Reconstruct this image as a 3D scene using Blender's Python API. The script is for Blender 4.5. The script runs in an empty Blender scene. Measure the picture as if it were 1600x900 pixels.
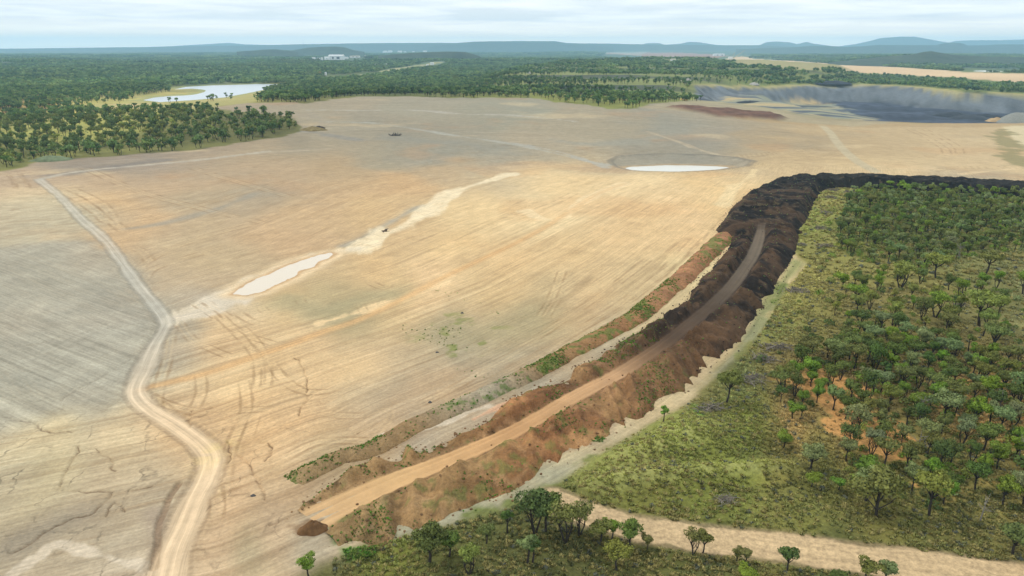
import bpy, bmesh, math, random, time
import numpy as np
T0 = time.time()
R = math.radians
C = bpy.context.scene.collection
sc = bpy.context.scene

# ------------------------------------------------------------------ camera
CAM_H = 70.0
F = 1066.7                      # focal length in photograph pixels (1600 wide)
PITCH = math.atan((450 - 74) / F)
cam_d = bpy.data.cameras.new('camera'); cam_d.lens = 24.0; cam_d.sensor_width = 36.0
cam_d.clip_start = 1.0; cam_d.clip_end = 90000
cam = bpy.data.objects.new('camera', cam_d); C.objects.link(cam)
cam.location = (0, 0, CAM_H); cam.rotation_euler = (math.pi / 2 - PITCH, 0, 0)
sc.camera = cam

# ------------------------------------------------------------------ sky and sun
SUN_EL, SUN_AZ = R(52), R(-62)      # azimuth from +Y, clockwise: the sun stands to the left, ahead
w = bpy.data.worlds.new("World"); sc.world = w; w.use_nodes = True
nt = w.node_tree; nt.nodes.clear()
def N(nt, t, **k):
    n = nt.nodes.new(t)
    for a, b in k.items(): setattr(n, a, b)
    return n
out = N(nt, 'ShaderNodeOutputWorld'); bg = N(nt, 'ShaderNodeBackground'); bg.inputs[1].default_value = 0.12
sky = N(nt, 'ShaderNodeTexSky', sky_type='NISHITA', sun_disc=False, sun_elevation=SUN_EL, sun_rotation=SUN_AZ)
sky.dust_density = 2.0; sky.air_density = 1.0
tc = N(nt, 'ShaderNodeTexCoord'); sep = N(nt, 'ShaderNodeSeparateXYZ')
nt.links.new(tc.outputs['Generated'], sep.inputs[0])
add = N(nt, 'ShaderNodeMath', operation='ADD'); add.inputs[1].default_value = 0.035
mx = N(nt, 'ShaderNodeMath', operation='MAXIMUM'); mx.inputs[1].default_value = 0.012
nt.links.new(sep.outputs[2], add.inputs[0]); nt.links.new(add.outputs[0], mx.inputs[0])
dx = N(nt, 'ShaderNodeMath', operation='DIVIDE'); dy = N(nt, 'ShaderNodeMath', operation='DIVIDE')
nt.links.new(sep.outputs[0], dx.inputs[0]); nt.links.new(mx.outputs[0], dx.inputs[1])
nt.links.new(sep.outputs[1], dy.inputs[0]); nt.links.new(mx.outputs[0], dy.inputs[1])
comb = N(nt, 'ShaderNodeCombineXYZ')
nt.links.new(dx.outputs[0], comb.inputs[0]); nt.links.new(dy.outputs[0], comb.inputs[1])
cn = N(nt, 'ShaderNodeTexNoise'); cn.inputs['Scale'].default_value = 0.42; cn.inputs['Detail'].default_value = 7
cn.inputs['Roughness'].default_value = 0.55; cn.inputs['Distortion'].default_value = 0.3
nt.links.new(comb.outputs[0], cn.inputs['Vector'])
ramp = N(nt, 'ShaderNodeValToRGB')
ramp.color_ramp.elements[0].position = 0.40; ramp.color_ramp.elements[0].color = (7.7, 8.1, 8.5, 1)
ramp.color_ramp.elements[1].position = 0.60; ramp.color_ramp.elements[1].color = (10.2, 10.2, 10.1, 1)
nt.links.new(cn.outputs['Fac'], ramp.inputs[0])
hz = N(nt, 'ShaderNodeMapRange'); hz.inputs['From Min'].default_value = 0.0; hz.inputs['From Max'].default_value = 0.035
hz.inputs['To Min'].default_value = 0.95; hz.inputs['To Max'].default_value = 0.0
nt.links.new(sep.outputs[2], hz.inputs['Value'])
m1 = N(nt, 'ShaderNodeMix', data_type='RGBA'); m1.inputs[7].default_value = (22.0, 18.0, 14.4, 1)
nt.links.new(hz.outputs[0], m1.inputs[0]); nt.links.new(ramp.outputs[0], m1.inputs[6])
m2 = N(nt, 'ShaderNodeMix', data_type='RGBA'); m2.inputs[0].default_value = 0.9
nt.links.new(sky.outputs[0], m2.inputs[6]); nt.links.new(m1.outputs[2], m2.inputs[7])
nt.links.new(m2.outputs[2], bg.inputs[0]); nt.links.new(bg.outputs[0], out.inputs[0])

sd = bpy.data.lights.new('sun', 'SUN'); sd.energy = 1.5; sd.angle = R(10); sd.color = (1.0, 0.955, 0.89)
sun = bpy.data.objects.new('sun', sd); C.objects.link(sun)
from mathutils import Vector
sv = Vector((math.sin(SUN_AZ) * math.cos(SUN_EL), math.cos(SUN_AZ) * math.cos(SUN_EL), math.sin(SUN_EL)))
sun.rotation_euler = sv.to_track_quat('Z', 'Y').to_euler()

sc.view_settings.view_transform = 'Standard'; sc.view_settings.look = 'None'
sc.view_settings.exposure = 0.15; sc.view_settings.gamma = 1.0
sc.cycles.volume_bounces = 1; sc.cycles.max_bounces = 5; sc.cycles.transparent_max_bounces = 8

# ------------------------------------------------------------------ numpy helpers
f32 = np.float32
def hsh(ix, iy, seed):
    h = (ix.astype(np.uint32) * np.uint32(374761393)) ^ (iy.astype(np.uint32) * np.uint32(668265263)) ^ np.uint32((seed * 2246822519) & 0xffffffff)
    h = (h ^ (h >> np.uint32(13))) * np.uint32(1274126177)
    h ^= h >> np.uint32(16)
    return (h & np.uint32(0xffffff)).astype(f32) / f32(0xffffff)
def vnoise(x, y, seed=0):
    x = np.asarray(x, np.float64) + 1e5; y = np.asarray(y, np.float64) + 1e5
    ix = np.floor(x); iy = np.floor(y)
    fx = (x - ix).astype(f32); fy = (y - iy).astype(f32)
    ix = ix.astype(np.int64); iy = iy.astype(np.int64)
    fx = fx * fx * (3 - 2 * fx); fy = fy * fy * (3 - 2 * fy)
    a = hsh(ix, iy, seed); b = hsh(ix + 1, iy, seed); c = hsh(ix, iy + 1, seed); d = hsh(ix + 1, iy + 1, seed)
    return (a + (b - a) * fx) * (1 - fy) + (c + (d - c) * fx) * fy
def fbm(x, y, scale, octv=4, seed=0, gain=0.5):
    """0-centred, about -0.5..0.5; scale = size of the largest feature in metres"""
    s = 0; a = 1.0; tot = 0
    k = 1.0 / scale
    for o in range(octv):
        ca, sa = math.cos(o * 1.1), math.sin(o * 1.1)
        s = s + a * (vnoise((x * ca - y * sa) * k, (x * sa + y * ca) * k, seed * 31 + o) - 0.5)
        tot += a; a *= gain; k *= 2.03
    return s / tot * 1.25
def sstep(a, b, x):
    t = np.clip((x - a) / (b - a), 0, 1)
    return t * t * (3 - 2 * t)
def pdist(x, y, pts, closed=False, margin=None):
    """distance, side sign, arclength to a polyline; far points skipped when margin is given"""
    pts = np.asarray(pts, float)
    if closed: pts = np.vstack([pts, pts[:1]])
    n = x.shape[0]
    best = np.full(n, 1e9, f32); side = np.zeros(n, f32); arc = np.zeros(n, f32)
    if margin is not None:
        lo = pts.min(0) - margin; hi = pts.max(0) + margin
        idx = np.nonzero((x > lo[0]) & (x < hi[0]) & (y > lo[1]) & (y < hi[1]))[0]
    else: idx = np.arange(n)
    if len(idx) == 0: return best, side, arc
    X = x[idx]; Y = y[idx]
    b = np.full(len(idx), 1e9); sg = np.zeros(len(idx)); ar = np.zeros(len(idx)); s0 = 0
    for i in range(len(pts) - 1):
        ax, ay = pts[i]; ex, ey = pts[i + 1] - pts[i]
        L2 = ex * ex + ey * ey + 1e-9; L = math.sqrt(L2)
        t = np.clip(((X - ax) * ex + (Y - ay) * ey) / L2, 0, 1)
        d = np.hypot(X - ax - t * ex, Y - ay - t * ey)
        m = d < b
        b[m] = d[m]; sg[m] = np.sign(ex * (Y[m] - ay) - ey * (X[m] - ax)); ar[m] = s0 + t[m] * L
        s0 += L
    best[idx] = b; side[idx] = sg; arc[idx] = ar
    return best, side, arc
def inpoly(x, y, pts):
    pts = np.asarray(pts, float); r = np.zeros(x.shape[0], bool)
    lo = pts.min(0); hi = pts.max(0)
    idx = np.nonzero((x >= lo[0]) & (x <= hi[0]) & (y >= lo[1]) & (y <= hi[1]))[0]
    X = x[idx]; Y = y[idx]; q = np.zeros(len(idx), bool)
    j = len(pts) - 1
    for i in range(len(pts)):
        xi, yi = pts[i]; xj, yj = pts[j]
        if yi != yj:
            q ^= ((yi > Y) != (yj > Y)) & (X < (xj - xi) * (Y - yi) / (yj - yi) + xi)
        j = i
    r[idx] = q
    return r
def sdist(x, y, pts, margin=200):
    """signed distance, positive inside"""
    d, _, _ = pdist(x, y, pts, True, margin)
    return np.where(inpoly(x, y, pts), d, -d)

# ------------------------------------------------------------------ terrain height
def ray(px, py):
    u = (px - 800) / F; v = (450 - py) / F
    cp, sp = math.cos(PITCH), math.sin(PITCH)
    return np.array([u, cp + v * sp, -sp + v * cp])
def P0(px, py, z=0.0):
    d = ray(px, py)
    t = (z - CAM_H) / d[2]
    return (d[0] * t, d[1] * t)
def poly0(l): return [P0(*p) for p in l]
VALLEY = poly0([(150, 560), (280, 493), (370, 455), (520, 398), (600, 360), (700, 312), (800, 273), (930, 262), (1060, 260), (1180, 256)])
PIT = poly0([(1090, 160), (1130, 163), (1200, 172), (1250, 182), (1330, 190), (1450, 193), (1560, 192), (1760, 190),
             (1760, 141), (1600, 141), (1500, 139), (1420, 133), (1380, 131), (1330, 129), (1270, 130), (1200, 134), (1120, 137), (1085, 143)])
DEEP = poly0([(1290, 172), (1340, 181), (1450, 190), (1560, 191), (1760, 189),
              (1760,141.5), (1600,141.5), (1500,139.5), (1420,134), (1330,131), (1270,132), (1180,136), (1190,146), (1250,156)])
LAKE_PX = [(222, 153), (240, 149), (262, 147), (300, 145), (318, 141), (320, 138), (300, 136), (270, 137), (290, 133), (330, 131), (400, 129), (450, 129), (420, 136), (385, 143), (350, 149), (300, 153), (250, 156)]
LAKE = poly0(LAKE_PX)
POND1_PX = [(363, 459), (378, 447), (395, 437), (420, 427), (445, 416), (470, 406), (500, 397), (515, 394), (523, 396), (515, 402), (497, 408), (490, 416), (470, 422), (460, 431), (440, 440), (425, 447), (410, 455), (385, 460)]
POND2_PX = [(975, 259), (985, 257), (1010, 256), (1040, 254.5), (1080, 255), (1120, 256), (1142, 258), (1128, 260), (1120, 263), (1090, 265), (1055, 266), (1010, 265), (990, 264)]
TAIL_PX = [(1514, 109), (1520, 107.5), (1545, 107), (1575, 109), (1592, 110.5), (1588, 112), (1550, 111.5), (1525, 110.5)]
POND1 = poly0(POND1_PX); POND2 = poly0(POND2_PX); TAIL = poly0(TAIL_PX)
RIM2 = poly0([(952, 254), (965, 248.5), (1000, 246.5), (1045, 245.5), (1100, 246.5), (1150, 250), (1178, 255), (1165, 261), (1120, 265), (1055, 269), (1000, 268), (965, 262)])
TERR = poly0([(790,158),(870,165),(1010,166),(1085,150),(1130,136),(1260,128),(1330,122),(1330,112),(1180,106),(1000,104),(860,108),(780,120),(740,140)])
TSTEP = [930, 1120, 1400, 1800]
def height_base(x, y):
    x = np.asarray(x, float); y = np.asarray(y, float)
    r = np.hypot(x, y); px = 800 + x / np.maximum(y, 1) * F * 0.943
    h = np.zeros_like(x)
    dv, sg, ar = pdist(x, y, VALLEY)
    near = 1 - sstep(420, 620, r)
    h += near * (sstep(5, 110, dv) * 3.2 + sstep(80, 260, dv) * np.where(sg > 0, 3.5, 0.5)) * (1 - sstep(300, 600, -x) * 0.6)
    # the rise at the back of the field
    q = (x + 90) / 330.0
    h += 17.5 * sstep(430, 790, r + 60 * fbm(x, y, 300, 2, 3)) * (1 - sstep(840, 1150, r)) * np.exp(-np.abs(q) ** 3.2)
    # rolling country beyond
    far = sstep(900, 1600, r)
    h += far * (fbm(x, y, 900, 4, 11) * 26 + sstep(2500, 6000, r) * fbm(x, y, 3000, 3, 12) * 55)
    h += 0.9 * fbm(x, y, 60, 3, 13) * sstep(60, 200, r) * (r < 3000)
    tb = sstep(-40, 60, sdist(x, y, TERR, 300))
    rw_ = r + 40 * fbm(x, y, 260, 3, 33)
    for rs in TSTEP: h += tb * 6.0 * sstep(rs, rs + 16, rw_)
    # the pit
    sp = sdist(x, y, PIT, 500)
    far_side = sstep(900, 1200, r)
    wob = 16 * fbm(x, y, 90, 3, 21)
    h += -9 * np.where(far_side > .5, sstep(-5, 34, sp + wob), sstep(-5, 70, sp + wob))
    sdp = sdist(x, y, DEEP, 300)
    wob2 = 30 * fbm(x, y, 110, 3, 22)
    h += -21 * np.where(far_side > .5, sstep(-8, 44, sdp + wob2 * .6), sstep(0, 190, sdp + wob2))
    h += sstep(0, 60, sp) * (6.0 * fbm(x, y, 80, 5, 23) + 4.5 * sstep(1000, 1100, r) * (vnoise((x + .5 * y) / 26, y / 300, 24) - .5))
    # a wooded hill at the right, one at the left, a plateau in the middle
    for (hx, hy, hr1, hr2, hh) in HILLS:
        h += hh * np.exp(-(((x - hx) / hr1) ** 2 + ((y - hy) / hr2) ** 2) ** 1.5) * (1 + 0.5 * fbm(x, y, hr1 * .6, 3, 31))
    return h
HILLS = [(*P0(1450, 96), 330, 420, 26), (*P0(1190, 101), 240, 300, 14), (*P0(660, 92), 480, 500, 13), (*P0(40, 102), 260, 350, 12), (*P0(1160, 104), 60, 60, 9)]
WATER = {}
def level(poly, drop):
    p = np.array(poly)
    return float(np.min(height_base(p[:, 0], p[:, 1]))) - drop
for nm, pl, dr in (('lake', LAKE, 0.5), ('pond', POND1, 0.15), ('basin', POND2, 1.3), ('tail', TAIL, 0.5)):
    WATER[nm] = (pl, level(pl, dr))
def height(x, y):
    x = np.asarray(x, float); y = np.asarray(y, float)
    sh = x.shape; x = x.ravel(); y = y.ravel()
    h = height_base(x, y)
    for nm, (pl, z) in WATER.items():
        wid = {'lake': 160, 'pond': 14, 'basin': 24, 'tail': 200}[nm]
        dep = {'lake': 3, 'pond': 0.6, 'basin': 1.5, 'tail': 3}[nm]
        s = sdist(x, y, pl, wid * 2)
        k = sstep(-wid, -wid * .05, s)
        edge = z + np.clip(-s, 0, wid) * (0.05 if nm != 'basin' else 0.08)
        h = h * (1 - k) + edge * k
        h = np.where(s > 0, z - dep * sstep(0, wid * .25, s), h)
    # low mound around the settling basin
    d2, _, _ = pdist(x, y, RIM2, True, 30)
    h += 1.2 * np.exp(-(d2 / 4.0) ** 2)
    return h.reshape(sh)
def P(px, py, dz=0.0):
    """first ground point seen at a photograph pixel"""
    d = ray(px, py)
    ts = np.concatenate([np.linspace(60, 400, 140), np.linspace(403, 1800, 500), np.geomspace(1805, 60000, 400)])
    X = d[0] * ts; Y = d[1] * ts; Z = CAM_H + d[2] * ts
    below = Z < height(X, Y) + dz
    i = int(np.argmax(below))
    if not below[i]: i = len(ts) - 1
    lo, hi = ts[max(i - 1, 0)], ts[i]
    for _ in range(2):
        t = np.linspace(lo, hi, 12)
        b = CAM_H + d[2] * t < height(d[0] * t, d[1] * t) + dz
        k = int(np.argmax(b)) if b.any() else 11
        lo, hi = t[max(k - 1, 0)], t[k]
    return (d[0] * hi, d[1] * hi)
_memo = {}
def PP(l):
    k = tuple(map(tuple, l))
    if k not in _memo: _memo[k] = _PP(l)
    return _memo[k]
def _PP(l):
    """many pixels at once"""
    l = np.asarray(l, float)
    D = np.array([ray(a, b) for a, b in l])
    ts = np.concatenate([np.linspace(60, 400, 140), np.linspace(403, 1800, 420), np.geomspace(1805, 60000, 260)])
    X = D[:, :1] * ts; Y = D[:, 1:2] * ts; Z = CAM_H + D[:, 2:] * ts
    b = Z < height(X, Y)
    i = np.argmax(b, 1); i[~b.any(1)] = len(ts) - 1
    lo = ts[np.maximum(i - 1, 0)]; hi = ts[i]
    for _ in range(2):
        t = lo[:, None] + (hi - lo)[:, None] * np.linspace(0, 1, 10)
        bb = CAM_H + D[:, 2:] * t < height(D[:, :1] * t, D[:, 1:2] * t)
        k = np.where(bb.any(1), np.argmax(bb, 1), 9)
        ii = np.arange(len(l)); nlo = t[ii, np.maximum(k - 1, 0)]; hi = t[ii, k]; lo = nlo
    return np.stack([D[:, 0] * hi, D[:, 1] * hi], 1)
def dens(l, n=6):
    """Catmull-Rom through the points"""
    l = [np.array(p, float) for p in l]; o = []
    for i in range(len(l) - 1):
        p0 = l[max(i - 1, 0)]; p1 = l[i]; p2 = l[i + 1]; p3 = l[min(i + 2, len(l) - 1)]
        for k in range(n):
            t = k / n
            o.append(0.5 * ((2 * p1) + (-p0 + p2) * t + (2 * p0 - 5 * p1 + 4 * p2 - p3) * t * t + (-p0 + 3 * p1 - 3 * p2 + p3) * t ** 3))
    o.append(l[-1]); return np.array(o)
def path(l, n=4): return dens(PP(l), n)

def lin(c):
    c = np.asarray(c, float) / 255.0
    return np.where(c <= 0.04045, c / 12.92, ((c + 0.055) / 1.055) ** 2.4)
ALB = 0.80                        # display value of a lit surface -> its base colour
def alb(*c): return lin(c) * ALB

# ------------------------------------------------------------------ where things are on the ground
BARE_A = [(30,290,192,172,148),(150,262,150,142,132),(230,252,160,150,138),(300,240,172,158,138),(450,215,160,152,134),(480,200,178,170,150),(550,175,178,168,148),(560,190,165,160,145),(650,165,172,168,152),
 (800,165,165,166,152),(900,180,178,170,150),(1000,185,160,160,150),(1100,210,168,163,150),(1200,215,180,166,140),(1300,225,200,180,145),(1400,215,205,185,150),(1480,235,215,195,160),
 (1350,255,212,192,155),(1230,250,200,180,145),(1100,240,172,165,148),(1000,235,172,164,146),(950,200,176,168,148),(850,215,178,168,148),(700,210,165,160,145),(700,235,156,155,144),(620,225,158,155,142),(600,240,168,160,140),(780,240,158,157,146),(820,262,170,164,148),(500,260,182,162,132),
 (400,270,185,165,138),(250,300,190,168,140),(130,290,192,170,142),(170,330,208,180,142),(300,330,180,165,140),(400,330,174,160,138),(500,320,196,170,135),(600,290,202,173,135),
 (700,270,190,170,140),(250,400,186,170,145),(350,400,190,172,142),(230,370,200,173,138),(450,370,197,171,138),(330,440,190,172,145),(300,480,175,170,160),(380,230,178,164,140),(600,330,203,177,138),
 (60,330,195,185,160),(60,370,190,182,160),(100,410,172,168,150),(50,450,170,166,150),(150,450,163,161,149),(60,500,175,172,158),(170,500,163,163,154),(100,560,175,174,160),(40,600,166,171,160),
 (20,640,158,166,154),(170,590,168,165,152),(130,620,163,163,152),(60,640,176,175,160),(215,520,165,162,150),
 (300,520,207,180,142),(290,560,206,179,142),(350,560,212,185,145),(450,540,215,188,148),(350,620,215,188,148),(450,640,218,191,152),(550,600,218,192,152),(420,480,204,178,137),
 (480,470,182,168,134),(520,490,172,162,129),(600,450,207,184,144),(650,440,224,197,158),(560,420,207,180,139),(700,380,216,190,147),(750,330,222,199,157),(850,330,226,207,168),(900,290,226,203,161),
 (1000,290,228,207,167),(1100,290,223,197,152),(900,400,211,186,145),(800,430,216,189,147),(1000,370,216,190,149),(1080,350,219,192,151),(950,460,206,183,145),(850,500,184,168,134),(720,520,172,160,129),
 (780,480,197,174,135),(650,560,206,181,142),(700,600,206,181,142),(800,560,180,165,133),(900,520,190,173,141),(600,660,209,183,144),(500,700,206,183,143),(1020,440,197,177,141),(1150,330,220,194,150),(1170,290,222,198,155),
 (50,700,205,190,155),(150,700,200,182,150),(250,690,200,178,145),(50,760,200,186,151),(150,770,195,178,150),(230,800,185,172,150),(150,830,186,173,151),(60,860,190,178,156),(60,810,170,158,138),
 (250,740,200,180,150),(180,890,196,183,163),(20,890,195,175,150),(400,740,214,187,150),(380,700,214,188,150),(350,800,212,183,148),(330,860,206,181,150),(420,830,196,172,142),(450,790,202,174,138),
 (650,700,185,172,150),(750,640,190,172,145),(850,600,172,166,145),(950,550,175,165,142),(1050,480,195,180,145),(1110,420,205,190,150),(480,850,180,170,150),(380,870,180,165,135)]
VEG_A = [(950,700,116,124,66),(1050,700,114,127,62),(1150,700,120,132,68),(1100,760,108,116,60),(1000,770,118,121,68),(1250,450,138,134,82),(1280,350,128,134,78),(1270,300,135,140,85),
 (1350,430,130,128,80),(1350,460,124,117,79),(1500,420,112,114,74),(1560,460,124,125,90),(1200,520,118,124,74),(1250,620,122,112,76),(1350,650,125,110,76),(1250,700,152,132,90),
 (1350,720,140,120,82),(1450,650,112,102,68),(1550,680,160,135,92),(1400,780,110,111,62),(1300,790,106,108,62),(1250,810,106,109,62),(1500,810,96,101,58),(1550,830,92,93,54),
 (700,870,92,96,58),(800,870,86,90,56),(600,870,108,114,60),(500,890,100,101,66),(900,870,82,86,54),(1000,880,82,85,50),(1100,890,87,92,58),(1300,890,75,83,50),(1080,620,120,118,78),(1150,600,110,115,75),
 (60,215,150,152,92),(150,205,150,152,90),(30,235,102,106,62),(200,225,108,110,70),(300,215,100,102,65),(400,200,95,97,64),(150,165,165,160,100),(230,162,150,146,95),(1400,330,88,98,58),(1500,350,86,96,56),
 (300,125,60,78,60),(600,140,66,82,50),(900,140,120,126,70),(700,110,70,88,62),(1000,120,100,112,66),(1200,115,95,108,66),(1400,110,84,100,62),(1560,130,88,102,64),(1200,95,60,78,60),(100,110,60,80,60),(100,140,76,92,52),
 (1350,128,110,118,72),(1560,100,58,76,60),(500,100,60,78,60),(60,90,56,74,66),(800,85,60,78,66),(400,84,56,74,66),(1400,84,56,76,66),(30,176,150,130,90),(350,152,160,148,98),(550,146,70,80,45)]
def idw(A, x, y):
    W = PP([a[:2] for a in A]); A = np.array(A, float)
    col = lin(A[:, 2:]).astype(f32)
    ax, ay = np.arctan2(W[:, 0], W[:, 1]) * 1067, np.log(np.hypot(W[:, 0], W[:, 1])) * 420
    r = np.hypot(x, y)
    nx = x + r * .05 * fbm(x, y, 60, 3, 41) * 2; ny = y + r * .12 * fbm(x, y, 70, 3, 42) * 2
    qx = (np.arctan2(nx, ny) * 1067).astype(f32); qy = (np.log(np.hypot(nx, ny)) * 420).astype(f32)
    num = np.zeros((len(x), 3), f32); den = np.zeros(len(x), f32)
    for i in range(len(A)):
        k = 1 / ((qx - f32(ax[i])) ** 2 + (qy - f32(ay[i])) ** 2 + 500.0) ** 1.7
        num += k[:, None] * col[i].astype(f32); den += k
    return num / den[:, None]

ROAD_PX = [(60,280),(95,308),(130,345),(165,375),(190,408),(212,440),(238,472),(258,500),(255,515),(240,542),(224,578),(212,603),(214,620),(235,640),(262,656),(292,676),(318,697),(330,718),(322,748),(305,780),(288,820),(270,860),(258,905),(245,960)]
ROAD = path(ROAD_PX)
ROAD_UP = path([(60,280),(110,270),(180,262),(250,256),(330,248),(420,236)])
TRACK_PX = [(862,780),(890,793),(920,804),(960,816),(1000,826),(1100,841),(1200,853),(1300,866),(1400,878),(1500,891),(1600,905),(1720,920)]
TRACK = path(TRACK_PX)
TRACK3 = path([(222,608),(280,594),(340,578),(400,556),(450,540),(500,520),(560,500),(640,462),(700,430),(780,392),(860,350),(930,305),(975,287)])   # scraped orange line over the field
HAUL_BACK = path([(1281,193),(1297,207),(1310,225),(1330,245),(1368,268)])
HAUL_R = PP([(1565,196),(1600,196),(1660,200),(1720,260),(1640,262),(1598,232),(1580,213)])
BERM_PX = [(455,752),(475,742),(500,730),(535,713),(570,706),(600,692),(650,664),(700,642),(745,622),(800,598),(850,573),(890,551),(930,530),(965,511),(1000,490),(1040,456),(1075,426),(1105,396),(1138,366)]
BERM = path(BERM_PX)
ST = [((487,812),(468,800),(520,845)),((550,782),(515,765),(590,838)),((625,750),(590,722),(645,815)),((700,722),(660,700),(715,785)),((787,685),(750,668),(815,745)),((850,652),(812,628),(880,703)),
 ((900,622),(867,602),(945,668)),((960,592),(920,572),(1000,637)),((1000,567),(960,549),(1060,602)),((1037,542),(992,530),(1095,570)),((1075,512),(1040,498),(1132,538)),((1112,482),(1077,472),(1168,495)),
 ((1142,452),(1097,445),(1195,462)),((1162,425),(1122,420),(1205,434)),((1176,403),(1136,398),(1225,408)),((1186,378),(1145,374),(1238,376)),
 ((1190,358),(1127,358),(1250,356)),((1200,336),(1142,336),(1261,336)),((1212,315),(1158,316),(1269,313)),((1235,300),(1183,301),(1284,298)),((1272,292),(1222,286),(1303,294)),
 ((1320,289),(1290,282),(1337,294)),((1400,290),(1390,284),(1405,296)),((1480,294),(1478,287),(1482,301)),((1560,299),(1560,292),(1560,306)),((1720,309),(1720,302),(1720,316))]
def st_path(k): return dens(PP([s[k] for s in ST]), 8)
SC_, SL_, SR_ = st_path(0), st_path(1), st_path(2)
BANK_POLY = np.vstack([SL_, SR_[::-1]])

SCRUB = PP([(440,960),(470,905),(500,880),(560,862),(640,836),(740,810),(800,792),(860,770),(900,737),(950,702),(1000,674),(1040,652),(1080,628),(1130,592),(1170,547),(1200,502),(1232,450),(1262,414),(1236,386),(1250,360),(1262,335),(1278,305),(1300,293),(1400,292),(1600,303),(1900,320),(1900,880),(1500,960)])
MARGIN = PP([(560,862),(600,826),(680,798),(760,770),(800,752),(870,703),(930,688),(960,663),(1030,622),(1090,598),(1130,556),(1170,508),(1210,438),(1236,400),(1264,412),(1232,450),(1202,502),(1172,547),(1130,592),(1080,628),(1040,652),(1000,674),(950,702),(900,737),(850,768),(800,792),(740,812),(640,838)])
BARE = PP([(-500,330),(-200,300),(0,268),(60,254),(150,246),(300,234),(440,214),(472,202),(462,188),(430,180),(360,174),(330,168),(380,161),(480,161),(560,151),(640,150.5),(700,153),(830,153),(870,160),(920,164),(950,170),(1000,170),(1010,162),(1040,160),(1100,161),(1180,168),(1250,182),(1330,190),(1450,193),(1560,191),(1900,188),(1900,302),(1600,300),(1320,290),(1262,310),(1236,386),(1262,412),(1200,502),(1080,628),(900,737),(740,810),(560,862),(470,905),(440,1000),(-500,1000)])
PATCH = lambda l: PP(l)
GREEN_PATCHES = [PATCH(l) for l in (
 [(910,675),(935,667),(948,680),(940,692),(920,690)],[(518,822),(540,822),(545,845),(525,848)],[(535,858),(590,852),(585,870),(540,875)],[(1080,630),(1110,640),(1100,660),(1075,650)])]
TRACKS = [path(l, 3) for l in (
 [(300,470),(345,500),(380,530),(402,560),(404,600),(390,640),(372,690),(366,720)],
 [(318,470),(362,500),(396,530),(414,560),(416,600),(402,640),(384,690)],
 [(276,500),(300,530),(330,545),(370,560),(400,556),(440,545)],
 [(268,520),(262,560),(250,600),(245,640),(262,655)],
 [(312,580),(315,610),(308,630),(298,648)],
 [(222,612),(250,628),(290,640),(340,644),(400,640),(440,640)],
 [(240,625),(275,650),(310,655)],
 [(420,560),(440,590),(470,610),(510,612),(540,600)],
 [(540,612),(500,620),(485,630),(500,645),(560,650),(590,640)],
 [(560,650),(600,640),(610,650),(590,675),(550,690),(480,712),(430,735),(400,765)],
 [(380,590),(385,640),(360,700),(350,760),(345,800)],
 [(600,690),(500,690),(440,720),(400,745),(345,765),(320,775)],
 [(318,760),(345,775),(375,785)],[(330,745),(340,790),(330,830)],
 [(236,693),(250,683),(285,675),(300,690)],[(236,697),(260,703),(300,700)],
 [(0,500),(45,520)],[(0,575),(30,620),(70,630)],[(40,590),(68,630)],[(75,620),(160,560),(215,535)],[(90,628),(170,575)],
 [(0,405),(60,420),(120,450),(190,480)],[(0,418),(50,440),(110,470),(160,490)],[(20,395),(100,420),(180,455),(220,480)],[(0,440),(60,470)],[(40,398),(130,432),(200,468)],
 [(0,412),(70,445),(150,485)],[(60,400),(140,428),(205,460)],[(10,388),(40,384),(120,378),(160,372)],
 [(18,272),(28,282),(32,295)],[(24,272),(34,284),(38,297)],
 [(105,300),(150,330),(165,345),(180,348)],[(100,290),(160,320),(180,350),(200,365)],[(205,385),(225,395),(235,412)],
 [(215,430),(222,415),(260,392),(320,370),(400,350)],[(225,440),(240,420),(300,400),(350,385)],
 [(200,360),(190,350),(260,335),(350,310),(440,285)],[(300,262),(340,275),(400,292),(460,310)],
 [(130,262),(220,300),(330,330),(420,350)],
 [(340,490),(375,520),(440,540)],[(360,480),(400,505),(440,500)],[(405,472),(412,485),(425,490)],[(448,468),(455,478)],[(465,465),(475,477)],
 [(560,470),(570,490)],[(575,440),(600,450),(610,440)],[(800,590),(850,565),(900,530),(1000,470),(1060,420),(1110,370),(1150,325)],[(700,625),(790,580),(880,530),(960,480),(1030,430),(1090,370)],
 [(640,640),(720,600),(820,540),(940,460),(1020,400)],[(840,500),(860,470),(880,420)],[(850,500),(872,465)],[(1400,195),(1450,215),(1480,240),(1420,245)],[(1440,200),(1490,225),(1500,240)],
 [(780,345),(860,320),(900,300)],[(1130,250),(1200,240),(1300,232)],[(1440,270),(1500,262),(1590,262)])]
CRACKS = [path(l, 2) for l in (
 [(352,690),(360,705),(355,720)],[(372,708),(385,725),(395,740),(400,755)],[(395,750),(410,780)],
 [(178,770),(170,785),(150,800),(135,808),(110,815)],[(178,770),(150,769),(112,768),(85,762)],
 [(130,808),(100,820),(60,842),(20,858)],[(120,695),(112,715),(98,735),(95,750),(85,762)],[(200,800),(180,790),(160,812)],
 [(25,539),(60,537),(90,528),(130,520),(180,512),(246,505)],[(0,650),(40,660),(80,672),(110,678)],[(90,630),(110,615),(160,590),(200,560)],
 [(404,690),(420,700),(405,720)],[(430,815),(470,800),(500,785)],[(270,745),(240,760),(200,770)],[(150,700),(170,725),(180,735)],[(590,665),(560,680)],
 [(300,640),(290,655),(285,670)],[(460,560),(480,600),(470,650)])]
GULLY = path([(280,755),(268,775),(258,800),(250,830),(243,858),(240,885)], 4)
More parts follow.
